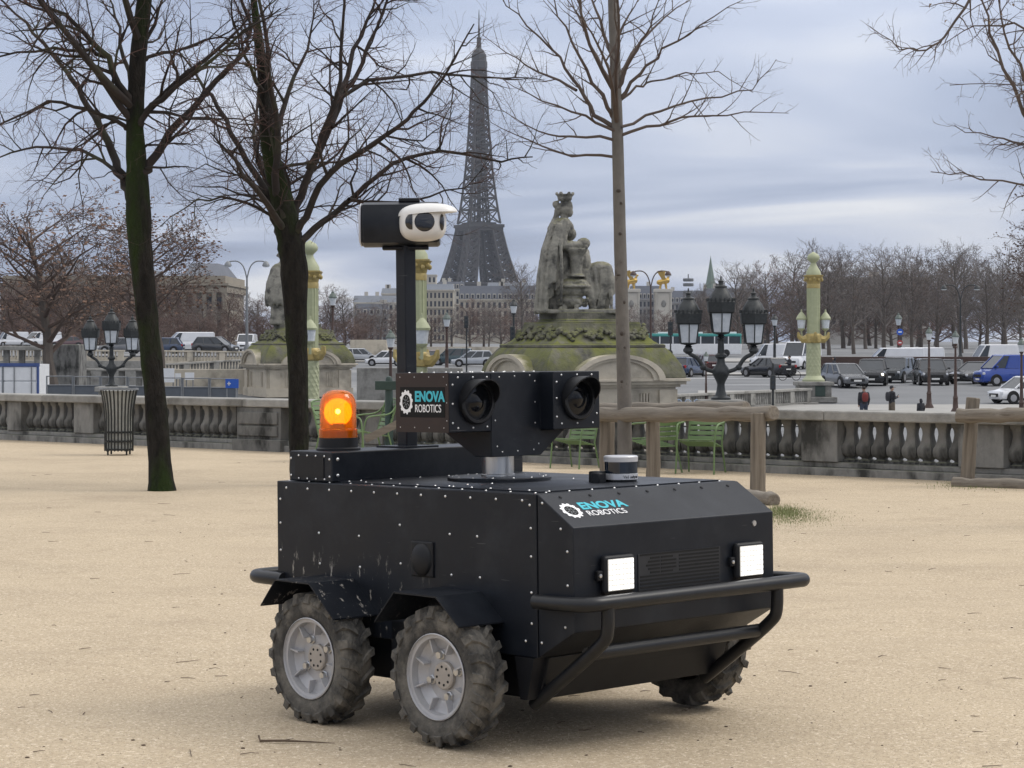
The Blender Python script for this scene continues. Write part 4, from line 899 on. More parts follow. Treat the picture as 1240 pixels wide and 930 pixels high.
root4, ends4, base4 = near_tree('linden_tree', 'bare tree at the terrace edge with dry seed bracts on its drooping twigs', [(1360, 650), (1356, 500), (1350, 300), (1340, 150), (1330, 0)], 0.15, 0.10, [
    ([(1335, -60), (1260, -60), (1179, -5), (1143, 42), (1121, 61), (1092, 61), (1053, 32)], 0.022, -0.2), ([(1340, 230), (1290, 190), (1240, 135), (1205, 60), (1190, 0), (1180, -30)], 0.032, 0.1),
    ([(1345, 200), (1290, 185), (1240, 172), (1205, 165), (1156, 152)], 0.022, 0.2), ([(1348, 240), (1290, 232), (1240, 225), (1163, 212), (1127, 208)], 0.02, -0.1), ([(1340, 190), (1290, 150), (1240, 100), (1215, 40), (1205, -20)], 0.03, -0.3),
    ([(1340, 170), (1290, 120), (1258, 60), (1245, 0)], 0.03, 0.3), ([(1335, 120), (1270, 105), (1220, 100), (1150, 103)], 0.014, 0.2), ([(1335, 90), (1280, 60), (1230, 30), (1180, 30), (1140, 55)], 0.02, 0.4), ([(1335, 60), (1280, 10), (1220, -15), (1165, 20)], 0.018, -0.3)],
    19.6, 23, BARKG, BR_G, BR_R, spec=[(8.0, 0.45, 45, 0.2, -0.01, 5, 0.15), (9.0, 0.17, 48, 0.22, 0, 4, 0.04), (8.0, 0.06, 45, 0.2, 0, 3, 0.02)], extra=3, extra_r=0.03)
lv = MB(); rr = random.Random(31)
for p, d in ends4:
    if (p + base4).z < 4.25 or rr.random() > 0.16: continue
    for k in range(rr.choice((1, 2))):
        a = rr.uniform(0, 2 * pi); w = rr.uniform(0.008, 0.014); l = rr.uniform(0.03, 0.055); x = Vector((cos(a), sin(a), 0)) * w; z = Vector((rr.gauss(0, .4), rr.gauss(0, .4), -1)).normalized() * l; y = x.cross(z).normalized() * 0.008
        q = p + Vector((rr.gauss(0, .01), rr.gauss(0, .01), 0)); lv.add([q, q + x + z * 0.45 + y, q + z, q - x + z * 0.45 + y], [(0, 1, 2), (0, 2, 3)])
tag(lv.build('dry_bracts', LEAF, root4, smooth=False, recalc=False), kind='stuff')
# ------------------------------------------------------------------ pavilions with statues
def limb(b, pts, rs, n=10):
    b.tube(pts, rs, n)
    b.ball(pts[0], rs[0], 10, 8); b.ball(pts[-1], rs[-1], 10, 8)
def pavilion(px, d, yaw, label, label_key):
    c = Vector(((px - 620) * d / F, d, 0)); t = thing('stone_pavilion', label, 'pavilion', (c.x, c.y, gz(d)), yaw)
    z0 = -gz(d)                                        # local z of world zero
    a = 5.3
    MB().box((0, 0, (z0 + 0.09) / 2), (a - 0.5, a - 0.5, z0 + 0.09)).box((0, 0, 0.25), (a - 0.2, a - 0.2, 0.5)).build('wall', STONE_C, t, smooth=False)
    for i in range(4):                                 # corner blocks and fluted panels, face by face
        R = Matrix.Rotation(i * pi / 2, 3, 'Z')
        for sx in (-1, 1):
            p = R @ Vector((sx * (a / 2 - 0.62), -(a / 2 - 0.25) - 0.05, (z0 - 0.1) / 2)); MB().box(p, (0.62, 0.12, z0 - 0.1), R).build('pilaster', STONE_C, t, smooth=False, bevel=0.01)
            b = MB()
            for k in range(4): p = R @ Vector((sx * (a / 2 - 1.45) + (k - 1.5) * 0.11, -(a / 2 - 0.25) - 0.03, z0 - 0.62)); b.box(p, (0.06, 0.07, 0.8), R)
            tag(b.build('flutes', STONE_C, t, smooth=False), kind='stuff')
        # curved pediment
        hw, hh = 1.74, 0.88; n = 20; b = MB(); yf = -(a / 2) - 0.16
        for r0, r1, y0, y1 in ((0.86, 1.0, yf - 0.10, yf + 0.9), (0.76, 0.86, yf - 0.02, yf + 0.9)):
            o = len(b.v)
            for k in range(n + 1):
                th = pi * k / n
                for rr2 in (r0, r1):
                    for y in (y0, y1): b.v.append(tuple(R @ Vector((hw * rr2 * cos(th), y, z0 + 0.22 + hh * rr2 * sin(th)))))
            for k in range(n):
                q = o + 4 * k
                b.f += [(q, q + 2, q + 6, q + 4), (q + 1, q + 5, q + 7, q + 3), (q + 2, q + 3, q + 7, q + 6), (q, q + 4, q + 5, q + 1)]
        b.build('pediment_arch', STONE_CM, t, ang=30)
        b = MB(); pts = [(0.78 * hw * cos(pi * k / n), z0 + 0.2 + 0.78 * hh * sin(pi * k / n)) for k in range(n + 1)]
        b.prism(pts, yf + 0.10, yf + 0.9)
        b.v = [tuple(R @ Vector(v)) for v in b.v]; b.build('tympanum', STONE_C, t, smooth=False)
    b = MB()                                            # cornice
    for zz, w, h in ((0.03, a - 0.25, 0.1), (0.13, a + 0.05, 0.12), (0.23, a + 0.25, 0.10)): b.box((0, 0, z0 + zz), (w, w, h))
    b.build('cornice', STONE_C, t, smooth=False, bevel=0.015)
    def tier(name, pts, m=STONE_M, bev=0.02):
        b = MB(); o = len(b.v)
        for w, z in pts:
            for sx, sy in ((-1, -1), (1, -1), (1, 1), (-1, 1)): b.v.append((sx * w / 2, sy * w / 2, z0 + z))
        for k in range(len(pts) - 1):
            for j in range(4): j2 = (j + 1) % 4; b.f.append((4 * k + j, 4 * k + j2, 4 * k + 4 + j2, 4 * k + 4 + j))
        b.f += [(3, 2, 1, 0), tuple(4 * (len(pts) - 1) + j for j in range(4))]
        return b.build(name, m, t, smooth=True, bevel=bev, ang=30)
    tier('curved_roof', [(5.35, 0.285), (5.3, 0.45), (5.1, 0.75), (4.75, 1.05), (4.45, 1.25), (4.3, 1.32)])
    tier('ledge', [(4.3, 1.322), (4.3, 1.42), (4.17, 1.45)])
    tier('flared_plinth', [(4.0, 1.452), (3.7, 1.55), (3.3, 1.78), (3.08, 2.0), (3.02, 2.17)])
    tier('step', [(3.0, 2.172), (3.0, 2.2), (2.3, 2.21), (2.3, 2.27), (2.2, 2.3), (2.2, 2.53)])
    rr = random.Random(5)
    for i in range(4):                                  # garlands hung on the flared plinth
        b = MB(); R = Matrix.Rotation(i * pi / 2, 3, 'Z')
        for k in range(90):
            f = rr.uniform(-1, 1); w = 1.62 - 0.0 * abs(f); z = 1.98 - 0.30 * (1 - (abs(f) * 2 % 1 - 0.5) ** 2 * 4) * 0.9 + rr.gauss(0, 0.07); y = -(1.53 + (2.05 - z) * 0.75)
            b.ball(R @ Vector((f * 1.65, y, z0 + z)), (0.1, 0.1, 0.08), 6, 4)
        o = b.build('garland', STONE_M, t); tag(o, kind='stuff')
    return c, z0
ST = []
def seated_statue(c, zbase, yaw, label):
    b = MB(); V = Vector
    def X(cx, cz): return ((cx - 325) / 180.7, (825 - cz) / 180.7)
    def pt(cx, cz, y=0): x, z = X(cx, cz); return V((x, y, z))
    b.box((-0.1, 0, 0.04), (2.75, 1.7, 0.14))
    b.ball(pt(238, 165), (0.24, 0.22, 0.3), 14, 10); b.ball(pt(262, 195), (0.12, 0.13, 0.16), 10, 8); b.ball(pt(272, 182), (0.04, 0.04, 0.06), 6, 5)      # head, jaw, nose
    b.ball(pt(175, 145), 0.13, 10, 8); limb(b, [pt(190, 165), pt(175, 225), pt(140, 300)], [0.12, 0.10, 0.12])                                               # knot of hair and veil
    x, z = X(230, 108); b.lathe([(0.2, 0), (0.25, 0.06), (0.26, 0.16), (0.31, 0.21), (0.32, 0.24), (0.16, 0.2)], 20, (x, 0, z - 0.08))
    for k in range(6): a = k * pi / 3; b.box((x + 0.28 * cos(a), 0.28 * sin(a), z + 0.17), (0.1, 0.1, 0.1))
    limb(b, [pt(228, 215), pt(222, 260)], [0.13, 0.17]); 
    b.ball(pt(212, 295), (0.42, 0.5, 0.36), 14, 10); b.ball(pt(210, 400), (0.27, 0.38, 0.5), 14, 10); b.ball(pt(255, 330), (0.27, 0.4, 0.25), 12, 8)
    b.ball(pt(205, 520), (0.34, 0.42, 0.6), 14, 10)
    limb(b, [pt(235, 270, -0.5), pt(215, 340, -0.58), pt(215, 400, -0.58)], [0.19, 0.17, 0.15]); limb(b, [pt(215, 405, -0.58), pt(330, 400, -0.5)], [0.15, 0.11])
    limb(b, [pt(235, 270, 0.5), pt(250, 400, 0.55), pt(350, 420, 0.4)], [0.19, 0.15, 0.11])
    b.ball(pt(345, 392, -0.35), (0.24, 0.26, 0.2), 12, 8)                              # fruit heap on the short column
    rr = random.Random(2)
    for k in range(14): b.ball(pt(300 + rr.uniform(-60, 70), 395 + rr.uniform(-12, 25), -0.45 + rr.uniform(-.15, .2)), rr.uniform(0.06, 0.1), 6, 5)
    x, z = X(300, 600); b.lathe([(0.30, 0), (0.28, 0.06), (0.2, 0.1), (0.21, 0.3), (0.25, 0.72), (0.36, 0.86), (0.4, 0.92), (0.4, 0.97)], 16, (x, -0.35, z))
    x, z = X(285, 670); b.ball((x, -0.3, z), (0.56, 0.45, 0.33), 16, 10, 0.8); b.lathe([(0.58, -0.05), (0.6, 0), (0.58, 0.05)], 20, (x, -0.3, z + 0.05))
    b.ball(pt(270, 755, -0.3), (0.48, 0.42, 0.25), 12, 8)
    for k in range(18): b.ball(pt(rr.uniform(190, 370), rr.uniform(735, 810), -0.55 + rr.uniform(-.1, .15)), rr.uniform(0.07, 0.13), 6, 5)
    limb(b, [pt(300, 600, 0.25), pt(390, 600, 0.25), pt(400, 700, 0.2), pt(415, 815, 0.1)], [0.38, 0.3, 0.22, 0.16]); limb(b, [pt(260, 590, 0.0), pt(370, 580, 0.0), pt(385, 700, -0.25), pt(405, 810, -0.3)], [0.36, 0.26, 0.17, 0.12])
    b.ball(pt(350, 500, 0.1), (0.25, 0.4, 0.45), 10, 8); limb(b, [pt(368, 440, 0.1), pt(375, 520, 0), pt(385, 600, -0.1)], [0.1, 0.12, 0.12])
    # block with draped lion skin beside the knees
    b.box(pt(455, 665, 0.25), (0.62, 0.9, 1.45)); b.ball(pt(455, 540, 0.2), (0.42, 0.5, 0.22), 12, 8); limb(b, [pt(500, 545, -0.1), pt(525, 640, -0.2), pt(530, 700, -0.2)], [0.16, 0.14, 0.08])
    for k in range(7): x0 = rr.uniform(400, 520); limb(b, [pt(x0, 560, -0.2), pt(x0 + rr.uniform(-15, 15), 690, -0.26), pt(x0 + rr.uniform(-25, 20), 805, -0.3)], [0.07, 0.09, 0.05], 6)
    # seat block and mantle with folds
    b.box(pt(200, 700, 0.1), (0.85, 0.9, 1.4))
    for k in range(15):
        f = k / 14; y = -0.72 + 0.15 * sin(k * 2.1); x0 = 150 + 60 * f + rr.uniform(-8, 8); x1 = 75 + 125 * f + rr.uniform(-10, 10); ye = 815 if f < 0.45 else rr.uniform(600, 760)
        limb(b, [pt(x0, 270 + 10 * f, y * 0.75), pt((x0 + x1) / 2 - 14 + 10 * f, 440, y * 0.95), pt(x1, 600, y), pt(x1 - 12 + 8 * f, ye, y)], [0.05, 0.062, 0.068, 0.055 + 0.03 * (k % 2)], 6)
    for k in range(9):
        y = -0.55 + 1.25 * k / 8; limb(b, [pt(140, 290, y * 0.8), pt(95, 430, y), pt(68, 600, y), pt(52, 815, y)], [0.07, 0.085, 0.085, 0.07 + 0.03 * (k % 2)], 6)
    o = b.build('seated_statue', STONE_S, recalc=False); o.location = (c.x - 0.05, c.y, zbase); o.rotation_euler = (0, 0, yaw); remesh(o, 0.026, 0, 0.03, 0.08)
    tag(o, label, 'statue'); return o
c, z0 = pavilion(704, 76, radians(25), 'mossy stone pavilion with arched pediments carrying the statue behind the slim tree', 1)
seated_statue(c, 2.53 + 0.0, 0.0, 'weathered stone statue of a crowned seated figure facing right beside a short column')
c, z0 = pavilion(360, 126, radians(22), 'stone pavilion with dark roof partly hidden by the forking tree', 2)
b = MB(); rr = random.Random(6)                           # second statue, seen from behind
b.ball((0.02, 0, 3.95), (0.26, 0.25, 0.33), 12, 8); b.lathe([(0.22, 0), (0.27, 0.1), (0.31, 0.2), (0.2, 0.2)], 14, (0, 0, 4.15)); b.ball((-0.26, 0.05, 3.95), 0.12, 8, 6)
limb(b, [(0, 0, 3.7), (0, 0, 3.4)], [0.16, 0.2]); b.ball((0, 0, 3.05), (0.72, 0.5, 0.5), 14, 10); b.ball((0, 0, 2.4), (0.82, 0.62, 0.9), 14, 10); b.ball((-0.05, 0, 1.5), (0.9, 0.7, 0.7), 14, 10)
b.box((0.05, 0.05, 0.55), (1.5, 1.3, 1.2), None, (0.85, 0.85))
for k in range(18):
    a = -pi * k / 17; x, y = cos(a), sin(a)
    limb(b, [(0.6 * x, 0.42 * y, 3.2), (0.86 * x, 0.66 * y, 2.3), (0.95 * x, 0.74 * y, 1.4), ((0.85 + 0.1 * (k % 2)) * x, 0.72 * y, 0.9 + 0.3 * rr.random())], [0.08, 0.11, 0.12, 0.05], 6)
limb(b, [(0.55, 0, 3.3), (0.8, -0.3, 2.7), (0.65, -0.55, 2.4)], [0.18, 0.17, 0.12])
o = b.build('draped_statue', STONE_S, recalc=False); o.location = (c.x - 0.85, c.y, 2.53); remesh(o, 0.06, 1, 0.05, 0.25); tag(o, 'weathered draped stone statue seen from behind, on the far pavilion', 'statue')

# ------------------------------------------------------------------ rostral columns
def rostral(px, d, ztop, label, la=0.0):
    base = gz(d); H = ztop - base; ped = H - 7.1; x = (px - 620) * d / F
    t = thing('rostral_column', label, 'column', (x, d, base), 0, 'green and gold rostral columns')
    MB().box((0, 0, 0.15), (2.3, 2.3, 0.3)).box((0, 0, ped / 2), (1.75, 1.75, ped - 0.004)).box((0, 0, ped - 0.12), (2.0, 2.0, 0.2)).build('pedestal', STONE, t, smooth=False, bevel=0.03)
    MB().box((0.25, -0.885, ped * 0.55), (0.55, 0.03, ped * 0.5)).build('door_plate', DG, t, smooth=False)
    MB().lathe([(0.62, 0), (0.62, 0.1), (0.5, 0.2), (0.44, 0.3), (0.40, 0.32), (0.39, 2.1)], 24, (0, 0, ped)).build('scaled_shaft', GREEN_P, t)
    b = MB()
    for r in range(9):
        for k in range(12):
            a = 2 * pi * (k + 0.5 * (r % 2)) / 12; zz = ped + 0.42 + r * 0.185; b.add([(0.40 * cos(a - .24), 0.40 * sin(a - .24), zz), (0.43 * cos(a), 0.43 * sin(a), zz - 0.16), (0.40 * cos(a + .24), 0.40 * sin(a + .24), zz), (0.39 * cos(a), 0.39 * sin(a), zz + .06)], [(0, 1, 2), (0, 2, 3)])
    tag(b.build('scales', GREEN_P, t, smooth=False), kind='stuff')
    b = MB().lathe([(0.40, 2.1), (0.46, 2.14), (0.46, 2.5), (0.42, 2.6), (0.40, 2.62)], 20, (0, 0, ped))
    for k in range(4):
        a = la + (k + .5 if la else k) * pi / 2; d_ = Vector((cos(a), sin(a), 0)); p = Vector((0, 0, ped + 2.35))
        b.tube([p + d_ * 0.3, p + d_ * 0.6 + Vector((0, 0, -0.05)), p + d_ * 0.8 + Vector((0, 0, 0.12)), p + d_ * 0.84 + Vector((0, 0, 0.35))], [0.26, 0.2, 0.12, 0.06], 8)
    b.build('gilded_prows', GOLD_P, t)
    MB().lathe([(0.36, 2.62), (0.345, 5.15)], 24, (0, 0, ped)).build('fluted_shaft', GREEN_P, t)
    b = MB()
    for k in range(16): a = 2 * pi * k / 16; b.box((0.35 * cos(a), 0.35 * sin(a), ped + 3.88), (0.035, 0.05, 2.45), Matrix.Rotation(a, 3, 'Z'))
    tag(b.build('flutes', GREEN_P, t, smooth=False), kind='stuff')
    b = MB().lathe([(0.37, 5.1), (0.38, 5.3), (0.36, 5.34), (0.40, 5.5), (0.52, 5.72), (0.56, 5.78)], 20, (0, 0, ped)).box((0, 0, ped + 5.8), (0.95, 0.95, 0.06))
    for k in range(12): a = 2 * pi * k / 12; b.ball((0.46 * cos(a), 0.46 * sin(a), ped + 5.56 + 0.06 * (k % 2)), (0.09, 0.09, 0.1), 6, 5)
    b.build('gilded_capital', GOLD_P, t)
    MB().lathe([(0.42, 5.83), (0.40, 6.0), (0.25, 6.25), (0.17, 6.4), (0.15, 6.5), (0.33, 6.68), (0.35, 6.8), (0.28, 6.95), (0.12, 7.04), (0.04, 7.1), (0, 7.1)], 20, (0, 0, ped)).build('ball_finial', GREEN_P, t)
    for a in (la, la + pi):
        d_ = Vector((cos(a), sin(a), 0)); p = d_ * 0.66 + Vector((0, 0, ped + 2.75))
        l = MB().tube([d_ * 0.34 + Vector((0, 0, ped + 2.45)), d_ * 0.62 + Vector((0, 0, ped + 2.4)), p], [0.06, 0.06, 0.05], 8).lathe([(0.06, 0), (0.2, 0.12), (0.21, 0.16)], 10, p).build('lantern', GREEN_P, t)
        MB().lathe([(0.19, 0.16), (0.24, 0.62)], 10, p, cap=False).build('lantern_glass', GLASS_L, l)
        MB().lathe([(0.28, 0.62), (0.30, 0.7), (0.22, 0.85), (0.12, 0.98), (0.05, 1.05), (0.04, 1.18), (0, 1.2)], 12, p).build('lantern_cap', GREEN_P, l)
rostral(985, 120, P(985, 305, 120).z, 'pale green and gold rostral column standing right of the triple lamp')
rostral(375, 91, P(380, 291, 91).z, 'green and gold rostral column half hidden by the forking tree', -pi / 2 + .12)
rostral(504, 76, P(510, 270, 76).z, 'green and gold rostral column half hidden by the camera mast', -pi / 2 + .35)

# ------------------------------------------------------------------ triple lanterns on stone piers
def lantern(parent, p, k, name='lantern'):
    p = Vector(p); ph = -pi / 2; l = MB().lathe([(0.03 * k, -0.12 * k), (0.10 * k, -0.06 * k), (0.06 * k, -0.03 * k), (0.21 * k, 0.0), (0.22 * k, 0.03 * k)], 6, p, ph=ph).build(name, IRON, parent, ang=25)
    MB().lathe([(0.205 * k, 0.03 * k), (0.26 * k, 0.45 * k)], 6, p, ph=ph, cap=False).build('glass', GLASS_L, l, ang=20)
    b = MB()
    for i in range(6): a = 2 * pi * i / 6 + ph; b.bar(p + Vector((0.21 * cos(a), 0.21 * sin(a), 0.03)) * k, p + Vector((0.265 * cos(a), 0.265 * sin(a), 0.45)) * k, 0.026 * k)
    b.build('glazing_bars', IRON, l, smooth=False)
    b = MB().lathe([(0.29 * k, 0.45 * k), (0.33 * k, 0.48 * k), (0.345 * k, 0.70 * k), (0.33 * k, 0.73 * k)], 6, p, ph=ph)
    b.lathe([(0.28 * k, 0.72 * k), (0.26 * k, 0.80 * k), (0.20 * k, 0.92 * k), (0.14 * k, 1.0 * k), (0.13 * k, 1.03 * k), (0.15 * k, 1.05 * k), (0.06 * k, 1.10 * k), (0.05 * k, 1.14 * k), (0.07 * k, 1.17 * k), (0.02 * k, 1.21 * k), (0.015 * k, 1.28 * k), (0, 1.3 * k)], 12, p)
    for i in range(18): a = 2 * pi * i / 18; b.box(p + Vector((0.31 * cos(a), 0.31 * sin(a), 0.75)) * k, (0.035 * k, 0.035 * k, 0.07 * k))
    b.build('hood', IRON, l, ang=25)
def triple_lamp(px, d, ybase, label):
    q = P(px, ybase, d); zb = q.z
    t = thing('stone_pier', 'tall stone pier under the ' + label, 'pier', (q.x, q.y, gz(d)))
    h = zb - gz(d); MB().box((0, 0, h / 2 - 0.08), (0.7, 0.7, h - 0.16)).build('shaft', STONE, t, smooth=False, bevel=0.02); MB().box((0, 0, h - 0.08), (0.9, 0.9, 0.16)).build('cap', STONE, t, smooth=False, bevel=0.03)
    t = thing('triple_street_lamp', label, 'street lamp', q)
    MB().lathe([(0.2, 0), (0.2, 0.04), (0.12, 0.08), (0.09, 0.18), (0.075, 0.3), (0.09, 0.36), (0.165, 0.50), (0.18, 0.56), (0.15, 0.64), (0.09, 0.72), (0.075, 0.82), (0.12, 0.86), (0.12, 0.9), (0.07, 0.94), (0.06, 1.18), (0.09, 1.22)], 14, (0, 0, 0)).build('stem', IRON, t)
    lantern(t, (0, 0, 1.33), 0.9)
    for s in (-1, 1):
        MB().tube(smooth_path([(s * 0.1, 0, 0.55), (s * 0.34, 0, 0.62), (s * 0.46, 0, 0.84), (s * 0.64, 0, 0.92), (s * 0.66, 0, 1.02)]), 0.042, 10).build('arm', IRON, t)
        MB().lathe([(0.04, 0), (0.10, 0.05), (0.10, 0.09), (0.05, 0.16), (0.04, 0.2)], 10, (s * 0.66, 0, 0.92)).build('arm_cup', IRON, t)
        MB().ball((s * 0.36, 0, 0.65), 0.065, 10, 8).build('arm_knob', IRON, t)
        lantern(t, (s * 0.655, 0, 1.12), 0.87)
triple_lamp(873, 44, 484, 'cast-iron triple lantern lamp beside the mossy pavilion')
triple_lamp(135, 68, 468, 'cast-iron triple lantern lamp beyond the litter bin')

# ------------------------------------------------------------------ lower balustrades, walls and ramp to the square
def low_balustrade(p0, p1, h, label, m=STONE, name='ramp_balustrade', step=0.27, ped=2.6, solid=0.0):
    p0, p1 = Vector(p0), Vector(p1); d = p1 - p0; L = sqrt(d.x ** 2 + d.y ** 2); t = thing(name, label, 'balustrade', p0, atan2(d.y, d.x)); sl = d.z / L
    b = MB(); th = 0.38
    def seg(b, s0, s1, w, z0, z1):
        b.add([(s, y, sl * s + z) for s in (s0, s1) for y, z in ((-w, z0), (w, z0), (w, z1), (-w, z1))], [(0, 1, 2, 3), (4, 7, 6, 5), (0, 4, 5, 1), (1, 5, 6, 2), (2, 6, 7, 3), (3, 7, 4, 0)])
    seg(b, 0, L, 0.19, -1.6 - solid, 0.16); b.build('plinth', m, t, smooth=False)
    b = MB(); seg(b, -0.1, L + 0.1, 0.24, h - 0.13, h); b.build('coping', m, t, smooth=False, bevel=0.02)
    n = max(1, round(L / ped)); bb = MB()
    for i in range(n + 1):
        s = L * i / n; s = min(max(s, 0.25), L - 0.25); b = MB(); seg(b, s - 0.25, s + 0.25, 0.21, 0.162, h - 0.132); b.build('pedestal', m, t, smooth=False)
        if i < n:
            s2 = L * (i + 1) / n; k = int((s2 - s - 0.5) / step)
            for j in range(k): ss = s + 0.25 + (s2 - s - 0.5) * (j + 0.5) / k; bb.lathe([(0.08, 0.165), (0.1, 0.28), (0.055, 0.5), (0.08, h - 0.135)], 8, (ss, 0, sl * ss))
    tag(bb.build('balusters', m, t), kind='stuff')
a, b_ = P(800, 478, 104), P(978, 470, 119); a.z -= 0.9; b_.z -= 0.9
low_balustrade(a, b_, 0.9, 'distant stone balustrade leading to the rostral column past the triple lamp', STONE)
a, b_ = P(190, 424, 178), P(345, 426, 182); a.z -= 1.0; b_.z -= 1.0
low_balustrade(a, b_, 1.0, 'stone balustrade in front of the white van on the raised road', STONE_C, 'road_balustrade')
a, b_ = P(-60, 422, 176), P(150, 424, 178); a.z -= 1.0; b_.z -= 1.0
low_balustrade(a, b_, 1.0, 'stone balustrade in front of the police van on the raised road', STONE_C, 'road_balustrade')
a, b_ = P(186, 441, 150), P(330, 433, 158); a.z -= 0.95; b_.z -= 0.95
low_balustrade(a, b_, 0.95, 'sloping ramp balustrade below the raised road balustrade', STONE, 'ramp_balustrade')
# raised road
x0, x1 = -300 * 200 / F, (352 - 620) * 184 / F
tag(MB().prism([(183, -2.2), (183, 0.32), (300, 0.85), (340, 0.85), (340, -2.2)], -110, x1, 'YZ').build('raised_road', ASPH, smooth=False), kind='structure')
b = MB().span((-90, 182.6, -2.5), (x1, 182.95, 0.2)); tag(b.build('road_retaining_wall', STONE_C, smooth=False), 'pale stone wall under the raised road balustrade', 'wall')
def wallbox(px0, px1, y0, y1, d, th, m, name, label, cat, bev=0.02, legs=False):
    a, c = P(px0, y1, d), P(px1, y0, d)
    if legs:
        t = thing(name, label, cat, (a.x, d, gz(d))); w = c.x - a.x; MB().span((0, 0, a.z - gz(d)), (w, th, c.z - gz(d))).build('slab', m, t, smooth=False, bevel=bev)
        for i in range(5): MB().span((w * (i + .4) / 5 - .15, .4, 0), (w * (i + .4) / 5 + .15, .7, a.z - gz(d))).build('pillar', m, t, smooth=False)
        return t
    o = MB().span((0, 0, 0), (c.x - a.x, th, c.z - min(a.z, gz(d)))).build(name, m, smooth=False, bevel=bev)
    o.location = (a.x, d, min(a.z, gz(d)) - 0.05); return tag(o, label, cat)
wallbox(185, 300, 446, 470, 128, 0.5, STONE_C, 'ramp_wall', 'beige stone ramp wall behind the white notices', 'wall')
wallbox(432, 500, 446, 470, 118, 0.5, STONE_C, 'ramp_wall', 'pale ramp wall between the far pavilion and the mast', 'wall')
wallbox(432, 560, 444.5, 446, 117, 1.2, STONE, 'ramp_coping', 'flat coping slab along the pale ramp wall beside the mast', 'coping')
wallbox(60, 96, 416, 450, 112, 2.0, STONE_D, 'stone_block', 'dark weathered stone block under the dark red car', 'stone block', 0.05)
wallbox(-40, 54, 419, 424, 118, 3.0, STONE, 'concrete_slab', 'long pale concrete slab below the white covered truck', 'slab', legs=True)
wallbox(95, 200, 447, 449.5, 120, 2.2, STONE, 'ramp_ledge', 'thin grey stone ledge behind the left triple lamp', 'ledge', legs=True)
wallbox(-60, 190, 436, 448, 140, 0.6, STONE, 'ramp_wall', 'grey stone wall running behind the white container', 'wall')
wallbox(990, 1206, 433, 450, 165, 0.6, STONE_C, 'quay_parapet', 'low beige parapet behind the dark cars on the square', 'wall')
wallbox(986, 1210, 431.2, 433, 164.8, 0.95, BROWN, 'parapet_rail', 'dark brown rail on top of the beige parapet', 'rail')
wallbox(430, 640, 419.5, 425, 300, 0.8, STONE_C, 'quay_wall', 'long pale quay wall behind the silver car', 'wall')
wallbox(424, 468, 411, 424, 260, 6, STONE_C, 'kiosk', 'flat-roofed pale kiosk beyond the white hatchback', 'kiosk')
# white container
a = P(-40, 440, 95); zg = gz(95); w_ = (47 + 40) * 95 / F; hh = a.z - zg
t = thing('shipping_container', 'white corrugated shipping container with blue frame beyond the balustrade', 'container', (a.x, 95, zg))
CB = mat('blue_frame_paint', (0.05, 0.09, 0.25), (0.04, 0.07, 0.2), 5, 0.5)
MB().span((0.05, 0.05, 0.05), (w_ - 0.05, 2.4, hh - 0.05)).build('box', WHITE_P, t, smooth=False)
b = MB()
for k in range(4):
    z = 0.12 + k * (hh - 0.2) / 4; b.span((0.1, 0.0, z), (w_ - 0.1, 0.05, z + (hh - 0.2) / 4 - 0.07))
b.build('corrugation', WHITE_P, t, smooth=False, bevel=0.02)
for x in (0, w_ / 2 - 0.04, w_ - 0.08): MB().span((x, -0.03, 0), (x + 0.08, 0.1, hh)).build('frame_post', CB if x != w_ / 2 - 0.04 else GREY_P, t, smooth=False)
MB().span((-0.02, -0.035, hh - 0.14), (w_ + 0.02, 0.12, hh + 0.01)).build('frame_top', CB, t, smooth=False)
for x in (w_ * 0.66, w_ * 0.9): MB().tube([(x, -0.05, 0.1), (x, -0.05, hh - 0.15)], 0.025, 6).build('lock_rod', GREY_P, t)
# site fence, notices, banner
TARP = mat('grey_fence_sheet', (0.10, 0.115, 0.135), (0.08, 0.09, 0.105), 2, 0.7)
for i in range(7):
    xa, xb = 56 + i * 33, 56 + (i + 1) * 33; a, c = P(xa, 455 + 0.5 * i, 84), P(xb, 455, 84); zg = gz(84)
    t = thing('site_fence_panel', 'grey temporary fence panel with dark sheeting beyond the balustrade', 'fence panel', (a.x, 84, zg), 0, 'temporary fence panels'); w_ = c.x - a.x; hh = a.z - zg
    for x in (0.02, w_ - 0.04): MB().tube([(x, 0, 0), (x, 0, hh)], 0.03, 8).build('post', GREY_P, t)
    for z in (hh - 0.02, hh - 0.36): MB().tube([(0.02, 0, z), (w_ - 0.04, 0, z)], 0.022, 6).build('rail', GREY_P, t)
    MB().span((0.05, 0.012, 0.3), (w_ - 0.07, 0.024, hh - 0.38)).build('sheet', TARP, t, smooth=False)
def board(px0, px1, y0, y1, d, m, label, cat='notice', name='notice_board'):
    a, c = P(px0, y1, d), P(px1, y0, d); t = thing(name, label, cat, (a.x, d, gz(d)))
    MB().span((0, -0.02, a.z - gz(d)), (c.x - a.x, 0.02, c.z - gz(d))).build('board', m, t, smooth=False)
    for x in (0.05, c.x - a.x - 0.05): MB().tube([(x, 0.05, 0), (x, 0.05, c.z - gz(d))], 0.025, 6).build('post', GREY_P, t)
    return t
board(197, 211, 446, 463, 86, WHITE_P, 'large white notice board beside the leaning trunk'); board(212, 219, 452, 459, 86.5, WHITE_P, 'smallest white notice between two others'); board(224, 235, 451, 460, 86, WHITE_P, 'white notice board right of the smallest one')
bb = board(273, 289, 459, 470, 82, mat('blue_sign', (0.02, 0.09, 0.42), rough=0.4), 'blue direction banner with white writing by the far pavilion', 'banner', 'direction_banner')
a, c = P(273, 470, 82), P(289, 459, 82)
